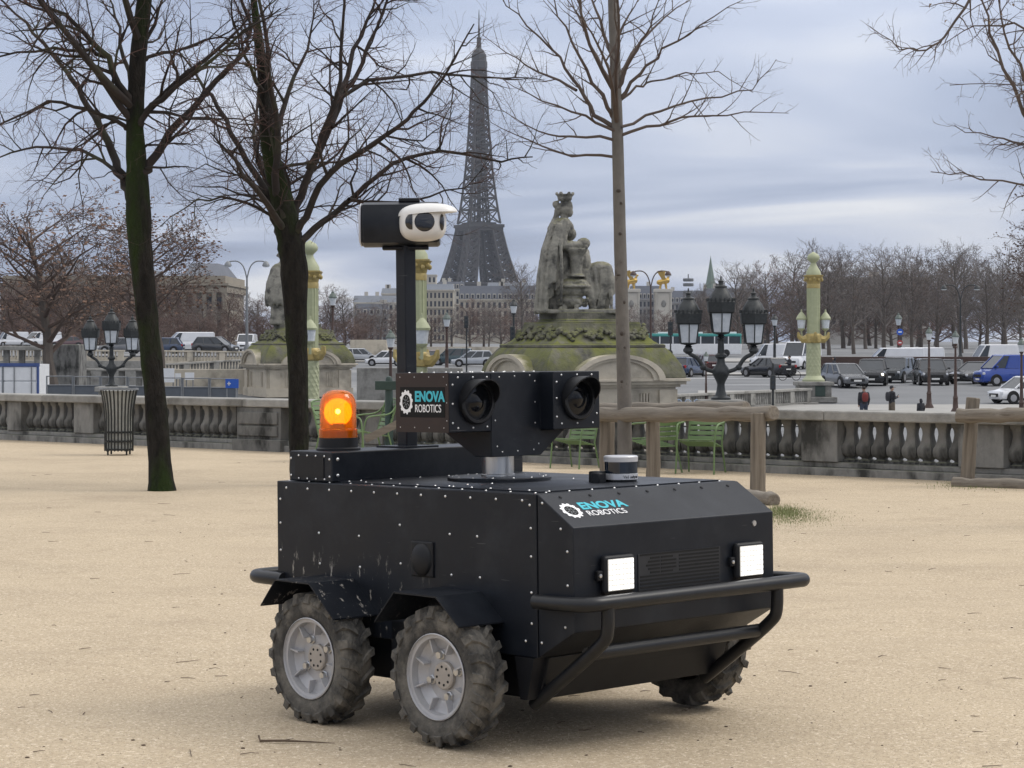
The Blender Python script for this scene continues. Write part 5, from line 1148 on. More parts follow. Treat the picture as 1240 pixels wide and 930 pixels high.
b = MB().span((0.08, -0.035, a.z - gz(82) + 0.15), (0.2, -0.03, a.z - gz(82) + 0.19)).span((0.12, -0.035, a.z - gz(82) + 0.1), (0.15, -0.03, a.z - gz(82) + 0.24)); b.build('arrow', WH_L, bb, smooth=False)
# ------------------------------------------------------------------ vehicles
CARP = {}
def paint(name, col): return mat('car_paint_' + name, col, tuple(v * 0.9 for v in col), 2, 0.25, 0.1, coat=0.6)
CGL = mat('car_glass', (0.02, 0.025, 0.03), (0.03, 0.037, 0.045), 2, 0.08, spec=0.7)
TYR = mat('car_tyre', (0.012, 0.012, 0.012), rough=0.85); RIM = mat('car_rim', (0.35, 0.35, 0.36), rough=0.35, metal=0.6)
HL = mat('car_headlamp', (0.6, 0.62, 0.65), rough=0.1); HLON = mat('lit_car_headlamp', (0.9, 0.85, 0.7), emit=((1.0, 0.88, 0.65), 3.0)); TL = mat('car_tail_lamp', (0.35, 0.01, 0.012), rough=0.2)
PLATE = mat('number_plate', (0.7, 0.7, 0.68))
def loft(b, secs):
    o = len(b.v); n = 10
    for x, hw, z0, z1 in secs:
        h = z1 - z0
        for y, z in ((-hw * 0.86, 0), (hw * 0.86, 0), (hw * 0.97, .12), (hw, .4), (hw * 0.98, .72), (hw * 0.88, 1), (-hw * 0.88, 1), (-hw * 0.98, .72), (-hw, .4), (-hw * 0.97, .12)): b.v.append((x, y, z0 + h * z))
    for i in range(len(secs) - 1):
        for j in range(n): j2 = (j + 1) % n; q = o + i * n; b.f.append((q + j, q + j2, q + n + j2, q + n + j))
    b.f += [tuple(o + j for j in range(n)), tuple(o + (len(secs) - 1) * n + j for j in reversed(range(n)))]
    return b
def car(px, d, yaw, kind, pname, col, label, z=None, k=1.0, lit=False, dx=0):
    x = (px - 620) * d / F + dx; zz = gz(d) if z is None else z
    cat = {'van': 'van', 'suv': 'car', 'hatch': 'car', 'sedan': 'car', 'panel': 'van'}[kind]
    t = thing({'van': 'parked_van', 'panel': 'panel_van'}.get(kind, 'car'), label, cat, (x, d, zz), yaw, None); t.scale = (k, k, k); m = paint(pname, col)
    S = {'hatch': dict(L=4.0, H=1.48, hw=.87, cowl=.85, nose=.70, r=.31, wb=2.5, f0=1.05, f1=.35, r1=-1.45, r0=-1.85, tail=.92),
         'suv': dict(L=4.5, H=1.68, hw=.92, cowl=1.02, nose=.88, r=.36, wb=2.7, f0=1.05, f1=.45, r1=-1.75, r0=-2.1, tail=1.05),
         'sedan': dict(L=4.7, H=1.46, hw=.92, cowl=.9, nose=.72, r=.33, wb=2.8, f0=1.0, f1=.2, r1=-1.1, r0=-1.75, tail=.98),
         'van': dict(L=4.9, H=1.97, hw=.96, cowl=1.15, nose=.95, r=.33, wb=3.1, f0=1.75, f1=1.05, r1=-2.38, r0=-2.43, tail=1.2),
         'panel': dict(L=5.4, H=2.45, hw=1.0, cowl=1.25, nose=1.0, r=.35, wb=3.4, f0=1.95, f1=1.3, r1=-2.6, r0=-2.68, tail=1.3)}[kind]
    L, H, hw, cowl, nose, r, wb = S['L'], S['H'], S['hw'], S['cowl'], S['nose'], S['r'], S['wb']; X = L / 2
    body = loft(MB(), [(X, hw * .72, .38, nose * .82), (X - .08, hw * .86, .24, nose * .95), (X - .45, hw * .97, .2, nose), (S['f0'], hw, .2, cowl), (0, hw, .19, cowl + .05), (-X + .5, hw, .2, S['tail'] + .02), (-X + .08, hw * .93, .25, S['tail']), (-X, hw * .85, .36, S['tail'] * .92)]).build('body', m, t, ang=35)
    zb = cowl - .03; f0, f1, r1, r0 = S['f0'] + .1, S['f1'], S['r1'], S['r0']; tw = hw * (.76 if kind in ('hatch', 'suv', 'sedan') else .86); bw = hw * .92
    def frust(b, e, zt_):
        b.add([(f0 + e, -bw - e, zb), (f0 + e, bw + e, zb), (r0 - e, bw + e, zb), (r0 - e, -bw - e, zb), (f1 + e, -tw - e, zt_), (f1 + e, tw + e, zt_), (r1 - e, tw + e, zt_), (r1 - e, -tw - e, zt_)], [(0, 3, 2, 1), (4, 5, 6, 7), (0, 1, 5, 4), (1, 2, 6, 5), (2, 3, 7, 6), (3, 0, 4, 7)]); return b
    cab = frust(MB(), 0, H - .06).build('windows', CGL, t, smooth=False)
    MB().box(((f1 + r1) / 2, 0, H - .045), (f1 - r1 + .12, tw * 2 + .06, .09), None, (.93, .86)).build('roof', m, t, bevel=.03)
    def side(fx, z): f = (z - zb) / (H - .06 - zb); return f0 + (f1 - f0) * f if fx > 0 else r0 + (r1 - r0) * f
    b = MB(); xs_ = [(f0, f1), (r0, r1), ((f0 * .35 + r0 * .65), (f1 * .3 + r1 * .7)), ((f0 * .7 + r0 * .3), (f1 * .62 + r1 * .38))] if kind not in ('van', 'panel') else [(f0, f1), (r0, r1), (f0 - .9, f1 - .4)]
    for s in (-1, 1):
        for a, c in xs_: MB().bar((a, s * (bw + .005), zb), (c, s * (tw + .005), H - .06), .075).build('pillar', m, t, smooth=False)
    if kind in ('van', 'panel'):
        for s in (-1, 1): MB().add([(f0 - .95, s * (bw + .02), zb - .02), (r0 - .01, s * (bw + .02), zb - .02), (r1 - .01, s * (tw + .03), H - .05), (f1 - .45, s * (tw + .03), H - .05)], [(0, 1, 2, 3)]).build('side_panel', m, t, smooth=False)
        MB().add([(r0 - .02, -bw - .02, zb), (r0 - .02, bw + .02, zb), (r1 - .02, tw + .03, H - .05), (r1 - .02, -tw - .03, H - .05)], [(0, 1, 2, 3)]).build('rear_door', m, t, smooth=False)
        for s in (-1, 1): MB().box((-.55, s * (hw + .004), .72), (2.6, .02, .05)).build('side_rail', m, t, smooth=False)
    for s in (-1, 1):
        for wx in (wb / 2 + .05, -wb / 2 + .05):
            MB().lathe([(r + .06, -.02), (r + .06, .01)], 16, (wx, s * (hw - .005), r + .03), 'Y').build('wheel_arch', TYR, t)
            w = MB().lathe([(r * .6, -.1), (r * .95, -.1), (r, -.06), (r, .06), (r * .95, .1), (r * .6, .1)], 18, (0, 0, 0), 'Y').build('wheel', TYR, t, loc=(wx, s * (hw - .08), r)); MB().lathe([(r * .62, -.11), (r * .5, -.115), (.05, -.1), (0, -.1)], 14, (0, 0, 0), 'Y').build('rim', RIM, w)
            MB().lathe([(r * .62, .11), (r * .5, .115), (.05, .1), (0, .1)], 14, (0, 0, 0), 'Y').build('rim', RIM, w)
        MB().box((X - .13, s * hw * .68, nose * .82), (.16, .34, .15), Matrix.Rotation(s * -.35, 3, 'Z')).build('headlight', HLON if lit else HL, t, bevel=.03, smooth=False)
        MB().box((-X + .06, s * hw * .78, S['tail'] * .84), (.12, .22, .22 if kind not in ('van', 'panel') else .5)).build('tail_light', TL, t, bevel=.02, smooth=False)
        MB().box((f0 - .25, s * (hw + .1), cowl + .06), (.12, .18, .13)).build('mirror', m, t, bevel=.03, smooth=False)
    MB().box((X - .02, 0, nose * .66), (.08, hw * 1.1, .18)).build('grille', TYR, t, bevel=.02, smooth=False); MB().box((X + .01, 0, .42), (.05, .5, .11)).build('number_plate', PLATE, t, smooth=False); MB().box((-X - .01, 0, .62), (.05, .5, .11)).build('number_plate', PLATE, t, smooth=False)
    MB().box((0, 0, .24), (L - .7, hw * 1.96, .12)).build('sill', TYR, t, smooth=False)
    return t
R0, RL_, RC = 0.0, pi, -pi / 2
BLKC, DGY, GRY, SIL, WHT, BLU, RED, TEAL = (.012, .013, .016), (.05, .053, .058), (.13, .135, .145), (.38, .40, .43), (.72, .73, .75), (.018, .06, .32), (.3, .02, .02), (.02, .05, .06)
# square, right
car(1022, 136, RC + .28, 'hatch', 'grey', GRY, 'grey hatchback driving right beside the rostral column pedestal')
car(1056, 139, RC - .2, 'suv', 'black', BLKC, 'black crossover with lit headlamps facing the terrace', lit=True)
car(1086, 146, RC - .45, 'suv', 'darkgreen', (.02, .026, .03), 'dark crossover just behind the one with lit headlamps')
car(1127, 140, RC - .05, 'suv', 'darkblack', (.012, .012, .014), 'black car seen head-on behind a brown lamp post')
car(1152, 152, RC - .25, 'hatch', 'darkgrey', DGY, 'dark grey car half hidden by the head-on black car')
car(1184, 143, RL_ + .75, 'sedan', 'black', BLKC, 'black saloon next to the blue van')
car(1228, 138, RL_ + .2, 'van', 'blue', BLU, 'bright blue van beside the black saloon')
car(1243, 119, RL_ + .3, 'hatch', 'white', WHT, 'small white car nearest the lamp post in front of the blue van')
car(930, 163, pi - 1.0, 'sedan', 'black', BLKC, 'black saloon with red tail lights behind the triple lamp')
car(856, 180, pi / 2 + .25, 'hatch', 'darkred', (.05, .012, .014), 'dark car with red lamp left of the triple lamp stem')
car(832, 164, pi / 2 - .5, 'hatch', 'navy', (.03, .05, .10), 'navy blue car beside the mossy pavilion roof')
car(940, 205, RL_, 'panel', 'white', WHT, 'white van behind the black saloon', k=.9)
car(970, 196, RC - .5, 'panel', 'white', WHT, 'white van facing the terrace behind the cyclist')
car(1082, 188, RL_, 'van', 'white', WHT, 'white van behind the beige parapet near the round road sign')
car(1107, 192, RL_ + .1, 'van', 'white', WHT, 'second white van parked end to end behind the beige parapet')
car(1208, 178, RL_ + .1, 'panel', 'white', WHT, 'white camper van behind the blue van', k=.95)
# road beyond the mast
car(467, 213, RL_, 'hatch', 'white', WHT, 'white hatchback left of the camera mast')
car(520, 218, pi / 2 + .1, 'hatch', 'rose', (.22, .17, .17), 'pinkish grey car seen from behind at the mast')
car(548, 216, RL_ - .1, 'suv', 'teal', TEAL, 'dark teal car behind the silver one')
car(573, 208, RL_ + .05, 'hatch', 'silver', SIL, 'silver car facing left beside the mossy pavilion', k=1.05)
car(437, 240, R0, 'hatch', 'silver', SIL, 'silver car beyond the far pavilion roof')
# raised road, left
ZR = 0.33
def zr(d): return .32 + .53 * (d - 183) / 117
tr = car(14, 296, RL_ + .5, 'panel', 'white', (.6, .6, .58), 'white covered truck on the raised road at its far end', z=zr(296), k=.8)
pv = car(51, 290, RL_ + .75, 'van', 'white', WHT, 'white police van with blue light on the raised road', z=zr(290))
MB().box((-.6, 0, 2.02), (.35, 1.2, .14)).build('light_bar', mat('lit_blue_bar', (.05, .2, .9), emit=((.05, .3, 1.0), 2.5)), pv, bevel=.03)
MB().box((-.4, -1.0, .95), (2.8, .03, .22)).build('side_stripe', mat('car_stripe', (.04, .1, .4)), pv, smooth=False)
car(81, 262, RL_ + .2, 'sedan', 'wine', (.10, .05, .055), 'dark red car beside the police van', z=zr(262))
car(146, 200, RL_, 'hatch', 'grey', GRY, 'grey car hidden behind the left triple lamp', z=zr(200))
car(196, 200, RL_, 'hatch', 'navy', (.03, .05, .10), 'navy car just ahead of the large white van', z=zr(200))
car(228, 214, RL_ + .3, 'van', 'white', WHT, 'large white van on the raised road', z=zr(214))
car(261, 204, R0 - .3, 'hatch', 'darkgrey', DGY, 'dark grey car in front of the large white van', z=zr(204), k=1.05)
car(299, 225, RC, 'van', 'white', WHT, 'white van end-on behind the double-headed lamp', z=zr(225), k=.9)
# bus
d = 285; t = thing('city_bus', 'white and teal city bus behind the triple lamp', 'bus', ((841 - 620) * d / F, d, gz(d)), pi); TEALP = mat('teal_paint', (.05, .30, .27), (.045, .27, .25), 2, .35)
MB().box((0, 0, 1.0), (12, 2.5, 1.4)).build('lower_body', WHITE_P, t, bevel=.08); MB().box((0, 0, 2.15), (11.9, 2.46, .95)).build('windows', CGL, t, smooth=False); MB().box((0, 0, 2.8), (12, 2.5, .4)).build('roof', TEALP, t, bevel=.1)
MB().box((-4.5, 0, 3.1), (1.8, 1.6, .25)).box((0, 0, 3.1), (2.0, 1.6, .22)).box((4, 0, 3.1), (1.5, 1.6, .22)).build('roof_units', WHITE_P, t, bevel=.05)
for x in (-5.9, -4.3, -2.5, -.7, 1.1, 2.9, 4.6, 5.9): MB().box((x, 0, 2.15), (.14, 2.5, .96)).build('pillar', WHITE_P if abs(x) < 5 else TEALP, t, smooth=False)
for x in (-4, 3.4):
    for s in (-1, 1): MB().lathe([(.48, -.12), (.48, .12)], 16, (x, s * 1.18, .48), 'Y').build('wheel', TYR, t)

# ------------------------------------------------------------------ lamp posts
def lamp_post(px, ytop, d, label, k=1.0, zb=None, col=BROWN):
    zb = gz(d) if zb is None else zb; top = P(px, ytop, d).z; h = top - zb; x = (px - 620) * d / F
    t = thing('lamp_post', label, 'lamp post', (x, d, zb)); hp = h - 1.15 * k
    MB().lathe([(.34 * k, 0), (.34 * k, .12), (.2 * k, .3), (.16 * k, .75), (.19 * k, .8), (.12 * k, .95), (.105 * k, hp * .6), (.13 * k, hp * .6 + .04), (.09 * k, hp * .62), (.07 * k, hp - .1), (.13 * k, hp - .05), (.07 * k, hp)], 12).build('pole', col, t)
    l = MB().lathe([(.07 * k, hp), (.16 * k, hp + .12 * k), (.15 * k, hp + .16 * k)], 8).build('lantern', col, t)
    MB().lathe([(.15 * k, hp + .16 * k), (.24 * k, hp + .62 * k)], 8, cap=False).build('glass', GLASS_L, l, ang=20)
    MB().lathe([(.28 * k, hp + .62 * k), (.28 * k, hp + .68 * k), (.17 * k, hp + .88 * k), (.09 * k, hp + .94 * k), (.1 * k, hp + 1.0 * k), (.03 * k, hp + 1.06 * k), (0, hp + 1.15 * k)], 8).build('hood', mat('verdigris', (.12, .15, .13), (.08, .1, .09), 8, .6) if col is BROWN else col, l, ang=25)
lamp_post(473, 398, 96, 'brown lamp post beside the camera mast, in front of the pale ramp wall', .82)
lamp_post(541, 377, 150, 'brown lamp post with pale green lantern left of the silver car', 1.05)
lamp_post(622, 361, 190, 'dark lamp post with globe lantern left of the seated statue', 1.3, col=IRON)
lamp_post(403, 351, 140, 'brown lamp post with red box between far pavilion and mast', 1.0)
lamp_post(938, 379, 190, 'dark lamp post behind the black saloon with red tail lights', 1.1, col=IRON)
lamp_post(1088, 378, 215, 'brown lamp post carrying the round road sign', 1.3)
lamp_post(1125, 395, 114, 'brown lamp post in front of the head-on black car', .72)
lamp_post(1157, 399, 110, 'brown lamp post next to the dark grey car', .72)
lamp_post(1237, 408, 106, 'brown lamp post in front of the blue van', .72)
lamp_post(855, 425, 108, 'red-brown lamp post left of the triple lamp bowl', .5)
for px, y0, d, r, lab, colr in ((1089, 402, 214, 4.0, 'round blue road sign on the lamp post', (.02, .1, .5)), (1089, 415, 214, 3.4, 'round red road sign below the blue one', (.35, .05, .05))):
    p = P(px, y0, d); o = MB().lathe([(r * d / F, -.04), (r * d / F, .04)], 20, (0, 0, 0), 'Y').build('road_sign', mat('sign_' + lab.split()[1], colr, rough=.4)); o.location = p - Vector((0, .35, 0)); tag(o, lab, 'road sign')
    q = MB().box((0, -.05, 0), (r * d / F * 1.0, .02, .12)).build('sign_bar', WH_L, o, smooth=False)
def double_lamp(px, ytop, d, zb, label, reach, col):
    x = (px - 620) * d / F; top = P(px, ytop, d).z; h = top - zb; t = thing('double_lamp', label, 'street lamp', (x, d, zb)); R = reach * d / F
    MB().tube([(0, 0, 0), (0, 0, h * .4), (0, 0, h - R * .9)], [.16, .12, .08], 10).build('pole', col, t); MB().lathe([(.3, 0), (.3, .5), (.17, .8), (.15, 1.2)], 12).build('foot', col, t)
    for s in (-1, 1):
        MB().tube(smooth_path([(0, 0, h - R * .95), (s * R * .15, 0, h - R * .3), (s * R * .45, 0, h), (s * R * .85, 0, h - .02), (s * R * .95, 0, h - .1)]), .06, 8).build('arm', col, t)
        l = MB().lathe([(.07, .14), (.2, .05), (.34, -.2), (.36, -.32)], 14, (s * R, 0, h - .15)).build('lamp_head', col, t); MB().lathe([(.34, -.3), (.25, -.42), (0, -.45)], 14, (s * R, 0, h - .15)).build('bowl', GLASS_L, l)
double_lamp(299, 316, 205, zr(205), 'tall grey lamp with two curved arms beside the far pavilion', 23, GREY_P)
double_lamp(788, 328, 230, gz(230), 'tall red-brown lamp with two curved arms right of the slim tree', 21, BROWN)
double_lamp(1163, 345, 240, gz(240), 'tall dark lamp with two arms among the trees behind the parapet', 20, IRON)
# plain posts and traffic signals
def signal(px, ytop, ybox, d, label, boxk=1.0):
    zb = gz(d); t = thing('traffic_signal', label, 'traffic light', ((px - 620) * d / F, d, zb)); h = P(px, ytop, d).z - zb; hb = P(px, ybox, d).z - zb
    MB().tube([(0, 0, 0), (0, 0, h)], .06, 8).build('pole', IRON, t); MB().box((-.02, -.12, hb), (.32 * boxk, .25, .9 * boxk)).build('signal_box', IRON, t, bevel=.03)
    for i in range(3): MB().lathe([(.09 * boxk, -.26), (.09 * boxk, -.24)], 10, (-.02, 0, hb + (.28 - .28 * i) * boxk), 'Y').build('lens', CGL, t)
signal(936, 440, 463, 106, 'small traffic signal pole in front of the black saloon', .8); signal(565, 383, 390, 160, 'dark traffic signal pole behind the silver car', 1.0); signal(1047 - 235, 388, 398, 170, 'dark traffic signal by the mossy pavilion', 1.2); signal(621, 400, 404, 150, 'dark traffic signal left of the garlanded plinth', 1.1)
for i in range(4):
    px = 822 + i * 11; d = 101; zb = gz(d); t = thing('crowd_barrier', 'pale metal crowd barrier standing on the square', 'barrier', ((px - 620) * d / F, d, zb), 0, 'row of crowd barriers'); BLP = mat('pale_blue_metal', (.3, .38, .5), rough=.5); w_ = .38
    MB().tube(smooth_path([(-w_ / 2, 0, 0), (-w_ / 2, 0, 1.15), (w_ / 2, 0, 1.15), (w_ / 2, 0, 0)]), .02, 6).build('frame', BLP, t)
    for j in range(3): MB().tube([(-w_ / 4 + w_ / 4 * j, 0, .2), (-w_ / 4 + w_ / 4 * j, 0, 1.13)], .01, 5).build('bar', BLP, t)

# ------------------------------------------------------------------ people
SKIN = mat('skin', (.38, .24, .17), rough=.6); DARKC = mat('dark_cloth', (.02, .021, .026), (.03, .03, .036), 6, .9); REDC = mat('red_cloth', (.20, .035, .03), (.15, .03, .028), 6, .9); TROU = mat('khaki_cloth', (.14, .11, .08), (.11, .09, .07), 6, .9); JEAN = mat('denim_cloth', (.03, .04, .06), (.04, .05, .08), 6, .9)
def person(loc, rz, label, jacket, trousers, hat=None, bag=None, arm='down', phone=False, h=1.74, sit=False):
    t = thing('person', label, 'person', loc, rz); k = h / 1.75                  # faces local +y
    lg = [((s * .10, 0, .92), (s * .11, .03 * s, .5), (s * .11, -.03 + .05 * s, .09)) for s in (-1, 1)]
    if sit: lg = [((s * .10, 0, .92), (s * .12, .38, 1.0 - .12), (s * .11, .36, .5)) for s in (-1, 1)]
    b = MB()                                                                     # body
    b.ball((0, .01, 1.62), (.077, .095, .115), 14, 10); b.ball((0, .10, 1.60), (.018, .025, .025), 6, 5); limb(b, [(0, 0, 1.54), (0, -.01, 1.42)], [.052, .06])
    for s in (-1, 1): b.ball((s * .078, 0, 1.61), (.015, .025, .035), 6, 5)
    b.ball((0, 0, 1.25), (.17, .11, .24), 12, 8); b.ball((0, 0, .98), (.16, .11, .14), 12, 8)
    arms = []
    for s in (-1, 1):
        a = [(s * .19, 0, 1.40), (s * .24, -.03, 1.13), (s * .22, .06, .88)] if not (arm == 'phone') else [(s * .19, 0, 1.40), (s * .24, .02, 1.14), (s * .07, .27, 1.22)]
        arms.append(a); limb(b, a, [.05, .042, .03]); hd_ = Vector(a[2]); fdir = (Vector(a[2]) - Vector(a[1])).normalized(); b.ball(hd_ + fdir * .05, (.04, .03, .05), 8, 6)
        for f in range(4): o_ = hd_ + fdir * .08 + Vector((0, (f - 1.5) * .017, 0)); limb(b, [o_, o_ + fdir * .035, o_ + fdir * .06 + Vector((-s * .015, 0, 0))], [.009, .008, .007], 5)
        limb(b, [hd_ + fdir * .03, hd_ + fdir * .07 + Vector((-s * .03, .03, 0))], [.011, .008], 5)
    for l in lg: limb(b, l, [.085, .06, .042])
    for s, l in zip((-1, 1), lg): f = Vector(l[2]); b.ball(f + Vector((0, .06, -.05)), (.045, .125, .04), 8, 6)
    o = b.build('body', SKIN, t, recalc=False); remesh(o, .018, 1)
    b = MB(); b.ball((0, 0, 1.25), (.205, .145, .27), 12, 8); b.ball((0, 0, 1.0), (.19, .14, .16), 12, 8); b.ball((0, -.01, 1.41), (.17, .11, .08), 10, 6)
    for a in arms: limb(b, a[:2] + [tuple(Vector(a[1]).lerp(Vector(a[2]), .9))], [.075, .062, .05])
    o = b.build('jacket', jacket, t, recalc=False); remesh(o, .02, 2)
    b = MB(); b.ball((0, 0, .95), (.17, .125, .12), 10, 6)
    for l in lg: limb(b, [l[0], l[1], tuple(Vector(l[1]).lerp(Vector(l[2]), .93))], [.105, .08, .065])
    o = b.build('trousers', trousers, t, recalc=False); remesh(o, .02, 2)
    for l in lg: f = Vector(l[2]); MB().ball(f + Vector((0, .06, -.045)), (.052, .135, .045), 10, 6).build('shoe', DARKC, t)
    b = MB().ball((0, -.015, 1.66), (.088, .10, .09), 12, 8)
    if hat == 'cap': b.box((0, .12, 1.67), (.13, .12, .015))
    if hat == 'hood': b.ball((0, -.04, 1.58), (.10, .10, .13), 10, 8)
    b.build('cap' if hat else 'hair', DARKC if hat else mat('dark_hair', (.02, .014, .01)), t)
    if bag: MB().ball((0, -.21, 1.24), (.15, .09, .22), 12, 8, .7).build('backpack', bag, t)
    if phone: MB().box((0, .30, 1.27), (.07, .012, .14), Matrix.Rotation(-.6, 3, 'X')).build('phone', CGL, t)
    t.scale = (k, k, k); return t
def qp(px, d): return Vector(((px - 620) * d / F, d, gz(d) + (.06 if 98 < d < 117 else 0)))
person(qp(1046, 100), .15, 'person in dark jacket with red backpack walking away on the square', DARKC, JEAN, None, REDC)
person(qp(1080, 101), -1.25, 'person in black cap and backpack looking at a phone', DARKC, TROU, 'cap', DARKC, 'phone', True)
person(qp(1115, 98), .4, 'person in dark hooded jacket by the brown lamp post foot', DARKC, DARKC, 'hood', None, h=1.28)
person(qp(1010, 146), 1.2, 'person in dark clothes standing behind the grey hatchback', DARKC, DARKC, 'hood', None)
# cyclist
d = 152; g = qp(956, d); t = thing('bicycle', 'bicycle ridden beside the black saloon', 'bicycle', g, 1.9)
for y in (-.52, .52):
    w = MB(); ps = [(0, y + .33 * cos(2 * pi * i / 20), .34 + .33 * sin(2 * pi * i / 20)) for i in range(21)]; w.tube(ps, .02, 5, cap=False); w.build('wheel', TYR, t)
MB().tube([(0, -.52, .34), (0, -.15, .85), (0, .38, .82), (0, -.05, .32), (0, -.15, .85)], .02, 6).tube([(0, .52, .34), (0, .38, .82), (0, .36, 1.02)], .02, 6).tube([(-.28, .36, 1.03), (.28, .36, 1.03)], .015, 6).tube([(0, -.52, .34), (0, -.05, .32)], .018, 6).build('frame', IRON, t); MB().box((0, -.18, .92), (.14, .25, .05)).build('saddle', TYR, t, bevel=.02)
person(g + Vector((0, 0, .02)), 1.9, 'cyclist in black riding past the white vans', DARKC, DARKC, 'cap', None, 'phone', h=1.72, sit=True)
# ------------------------------------------------------------------ far trees
FTR = mat('far_bark', (.12, .10, .085), (.08, .068, .06), 1.5, .95); FCR = mat('far_twigs', (.165, .145, .132), (.118, .102, .094), .4, .95); FRD = mat('far_reddish_twigs', (.15, .10, .085), (.11, .078, .068), .4, .95)
FLEAF = mat('brown_leaves', (.17, .095, .06), (.11, .065, .045), 1.0, .85)
def tree_src(seed, h, spread, mcr, leafy=0, fork=.28, dens=1.0, minr=.016):
    rr = random.Random(seed); tb, cb = MB(), MB(); th = h * fork
    tp = branch(Vector((0, 0, -.3)), Vector((0, 0, 1)), h * .93, rr, 9, .05, .12); k = len(tp); r0 = h * .018 + .04
    tb.tube(tp, [max(minr, r0 * (1 - .88 * i / (k - 1))) for i in range(k)], 8)
    class BB:                                   # thick wood and twigs share one crown mesh here
        pass
    B = [cb, cb]; ends = []
    spec = [(1.3 * dens, h * .20, 48, .16, .05, 4, .5), (2.3 * dens, h * .10, 45, .2, .04, 3, .3), (3.0 * dens, h * .05, 45, .22, .03, 3, .2)]
    def g2(pts, r, lev):
        if lev >= 3: return
        de, lr, an, wo, up, sd, mn = spec[lev]; L = sum((b - a).length for a, b in zip(pts, pts[1:])); n = max(2, int(L * de + rr.random()))
        for i in range(n):
            t_ = min(.98, .15 + .85 * (i + rr.random()) / n); p, tg = along(pts, t_); a = radians(an) * rr.uniform(.6, 1.3); dd = (tg * cos(a) + rand_perp(tg, rr) * sin(a)).normalized()
            l = max(mn, lr * rr.uniform(.5, 1.2) * (1.15 - .5 * t_)); rb = max(minr, r * .5 * (1 - .6 * t_)); q = branch(p, dd, l, rr, 3, wo, up)
            cb.tube(q, [rb, rb * .8, rb * .55, max(minr * .6, rb * .3)], sd, cap=False); ends.append(q[-1]); g2(q, rb, lev + 1)
    nl = 22
    for i in range(nl):
        f = fork + (.95 - fork) * i / nl; p, tg = along(tp, f); a = i * 2.4 + rr.uniform(-.4, .4); el = .55 + .6 * f
        q = branch(p, Vector((cos(a), sin(a), el)).normalized(), spread * rr.uniform(.75, 1.15) * (1.25 - .75 * f), rr, 6, .11, .06); r = r0 * .5 * (1.1 - .7 * f)
        cb.tube(q, [max(minr, r * (1 - .8 * j / 6)) for j in range(7)], 5, cap=False); g2(q, r, 0)
    lm = None
    if leafy:
        lb = MB()
        for e_ in ends:
            for k_ in range(leafy if leafy >= 1 else 1):
                if leafy < 1 and rr.random() > leafy: continue
                s = rr.uniform(.03, .075); c = e_ + Vector((rr.gauss(0, .12), rr.gauss(0, .12), rr.gauss(0, .12))); u = Vector((rr.gauss(0, 1), rr.gauss(0, 1), rr.gauss(0, 1))).normalized(); w = u.orthogonal().normalized()
                lb.add([c + u * s, c + w * s, c - u * s, c - w * s], [(0, 1, 2, 3)])
        lm = lb.mesh('leaves', FLEAF, False)
    return tb.mesh('trunk', FTR, True), cb.mesh('crown', mcr, False), lm, h
def put_tree(src, x, y, z, h, rz, label, group, name='bare_tree', wide=1.0):
    tm, cm, lm, h0 = src; k = h / h0; t = thing(name, label, 'tree', (x, y, z), rz, group); t.scale = (k * wide, k * wide, k)
    for nm, me in (('trunk', tm), ('crown', cm), ('leaves', lm)):
        if me is None: continue
        o = bpy.data.objects.new(nm, me); COL.objects.link(o); o.parent = t
        if nm == 'leaves': o['kind'] = 'stuff'
    return t
SRC = [tree_src(101 + i, 14, 5.2, FCR, .25, dens=1.0, minr=.02) for i in range(4)]; SRD = [tree_src(201 + i, 12, 4.6, FRD, .6, dens=1.1, minr=.022, fork=.12) for i in range(3)]
rr = random.Random(77)
for i, px in enumerate([1004, 1034, 1070, 1104, 1134, 1164, 1196, 1219, 1248, 975]):
    d = 300 + (i % 3) * 18; hpx = [112, 108, 124, 110, 100, 122, 104, 118, 126, 100][i]; put_tree(SRC[i % 4], (px - 620) * d / F, d, gz(d), hpx * d / F, rr.uniform(0, 6), 'bare tree with bare trunk standing just behind the square on the right', 'trees behind the parapet', wide=1.15)
for i in range(20):
    px = 845 + i * 22 + rr.uniform(-6, 6); d = 420 + rr.uniform(-25, 40); hpx = rr.uniform(84, 122) if px > 880 else 70; put_tree(rr.choice(SRC + SRD[:1]), (px - 620) * d / F, d, gz(d), hpx * d / F, rr.uniform(0, 6), 'bare tree in the thick row across the river bank on the right', 'dense far trees right of the mossy pavilion', wide=1.25)
for i in range(16):
    px = 860 + i * 27 + rr.uniform(-8, 8); d = 520 + rr.uniform(-20, 40); put_tree(rr.choice(SRD), (px - 620) * d / F, d, gz(d), rr.uniform(50, 66) * d / F, rr.uniform(0, 6), 'low brownish tree filling the gap behind the far right row', 'low far trees on the right', wide=1.9)
for i in range(22):
    px = -20 + i * 21 + rr.uniform(-6, 6); d = 360 + rr.uniform(-25, 30); hpx = rr.uniform(74, 100) if px < 240 else rr.uniform(58, 74); put_tree(rr.choice(SRD + SRC[:1]), (px - 620) * d / F, d, gz(d), hpx * d / F, rr.uniform(0, 6), 'reddish bare tree in the row before the columned building', 'reddish trees behind the raised road', wide=1.35)
for i in range(20):
    px = -20 + i * 24 + rr.uniform(-6, 6); d = 330 + rr.uniform(-10, 20); put_tree(rr.choice(SRD), (px - 620) * d / F, d, gz(d), rr.uniform(34, 46) * d / F, rr.uniform(0, 6), 'low brown bush-like tree behind the raised road', 'low trees behind the raised road', wide=2.0)
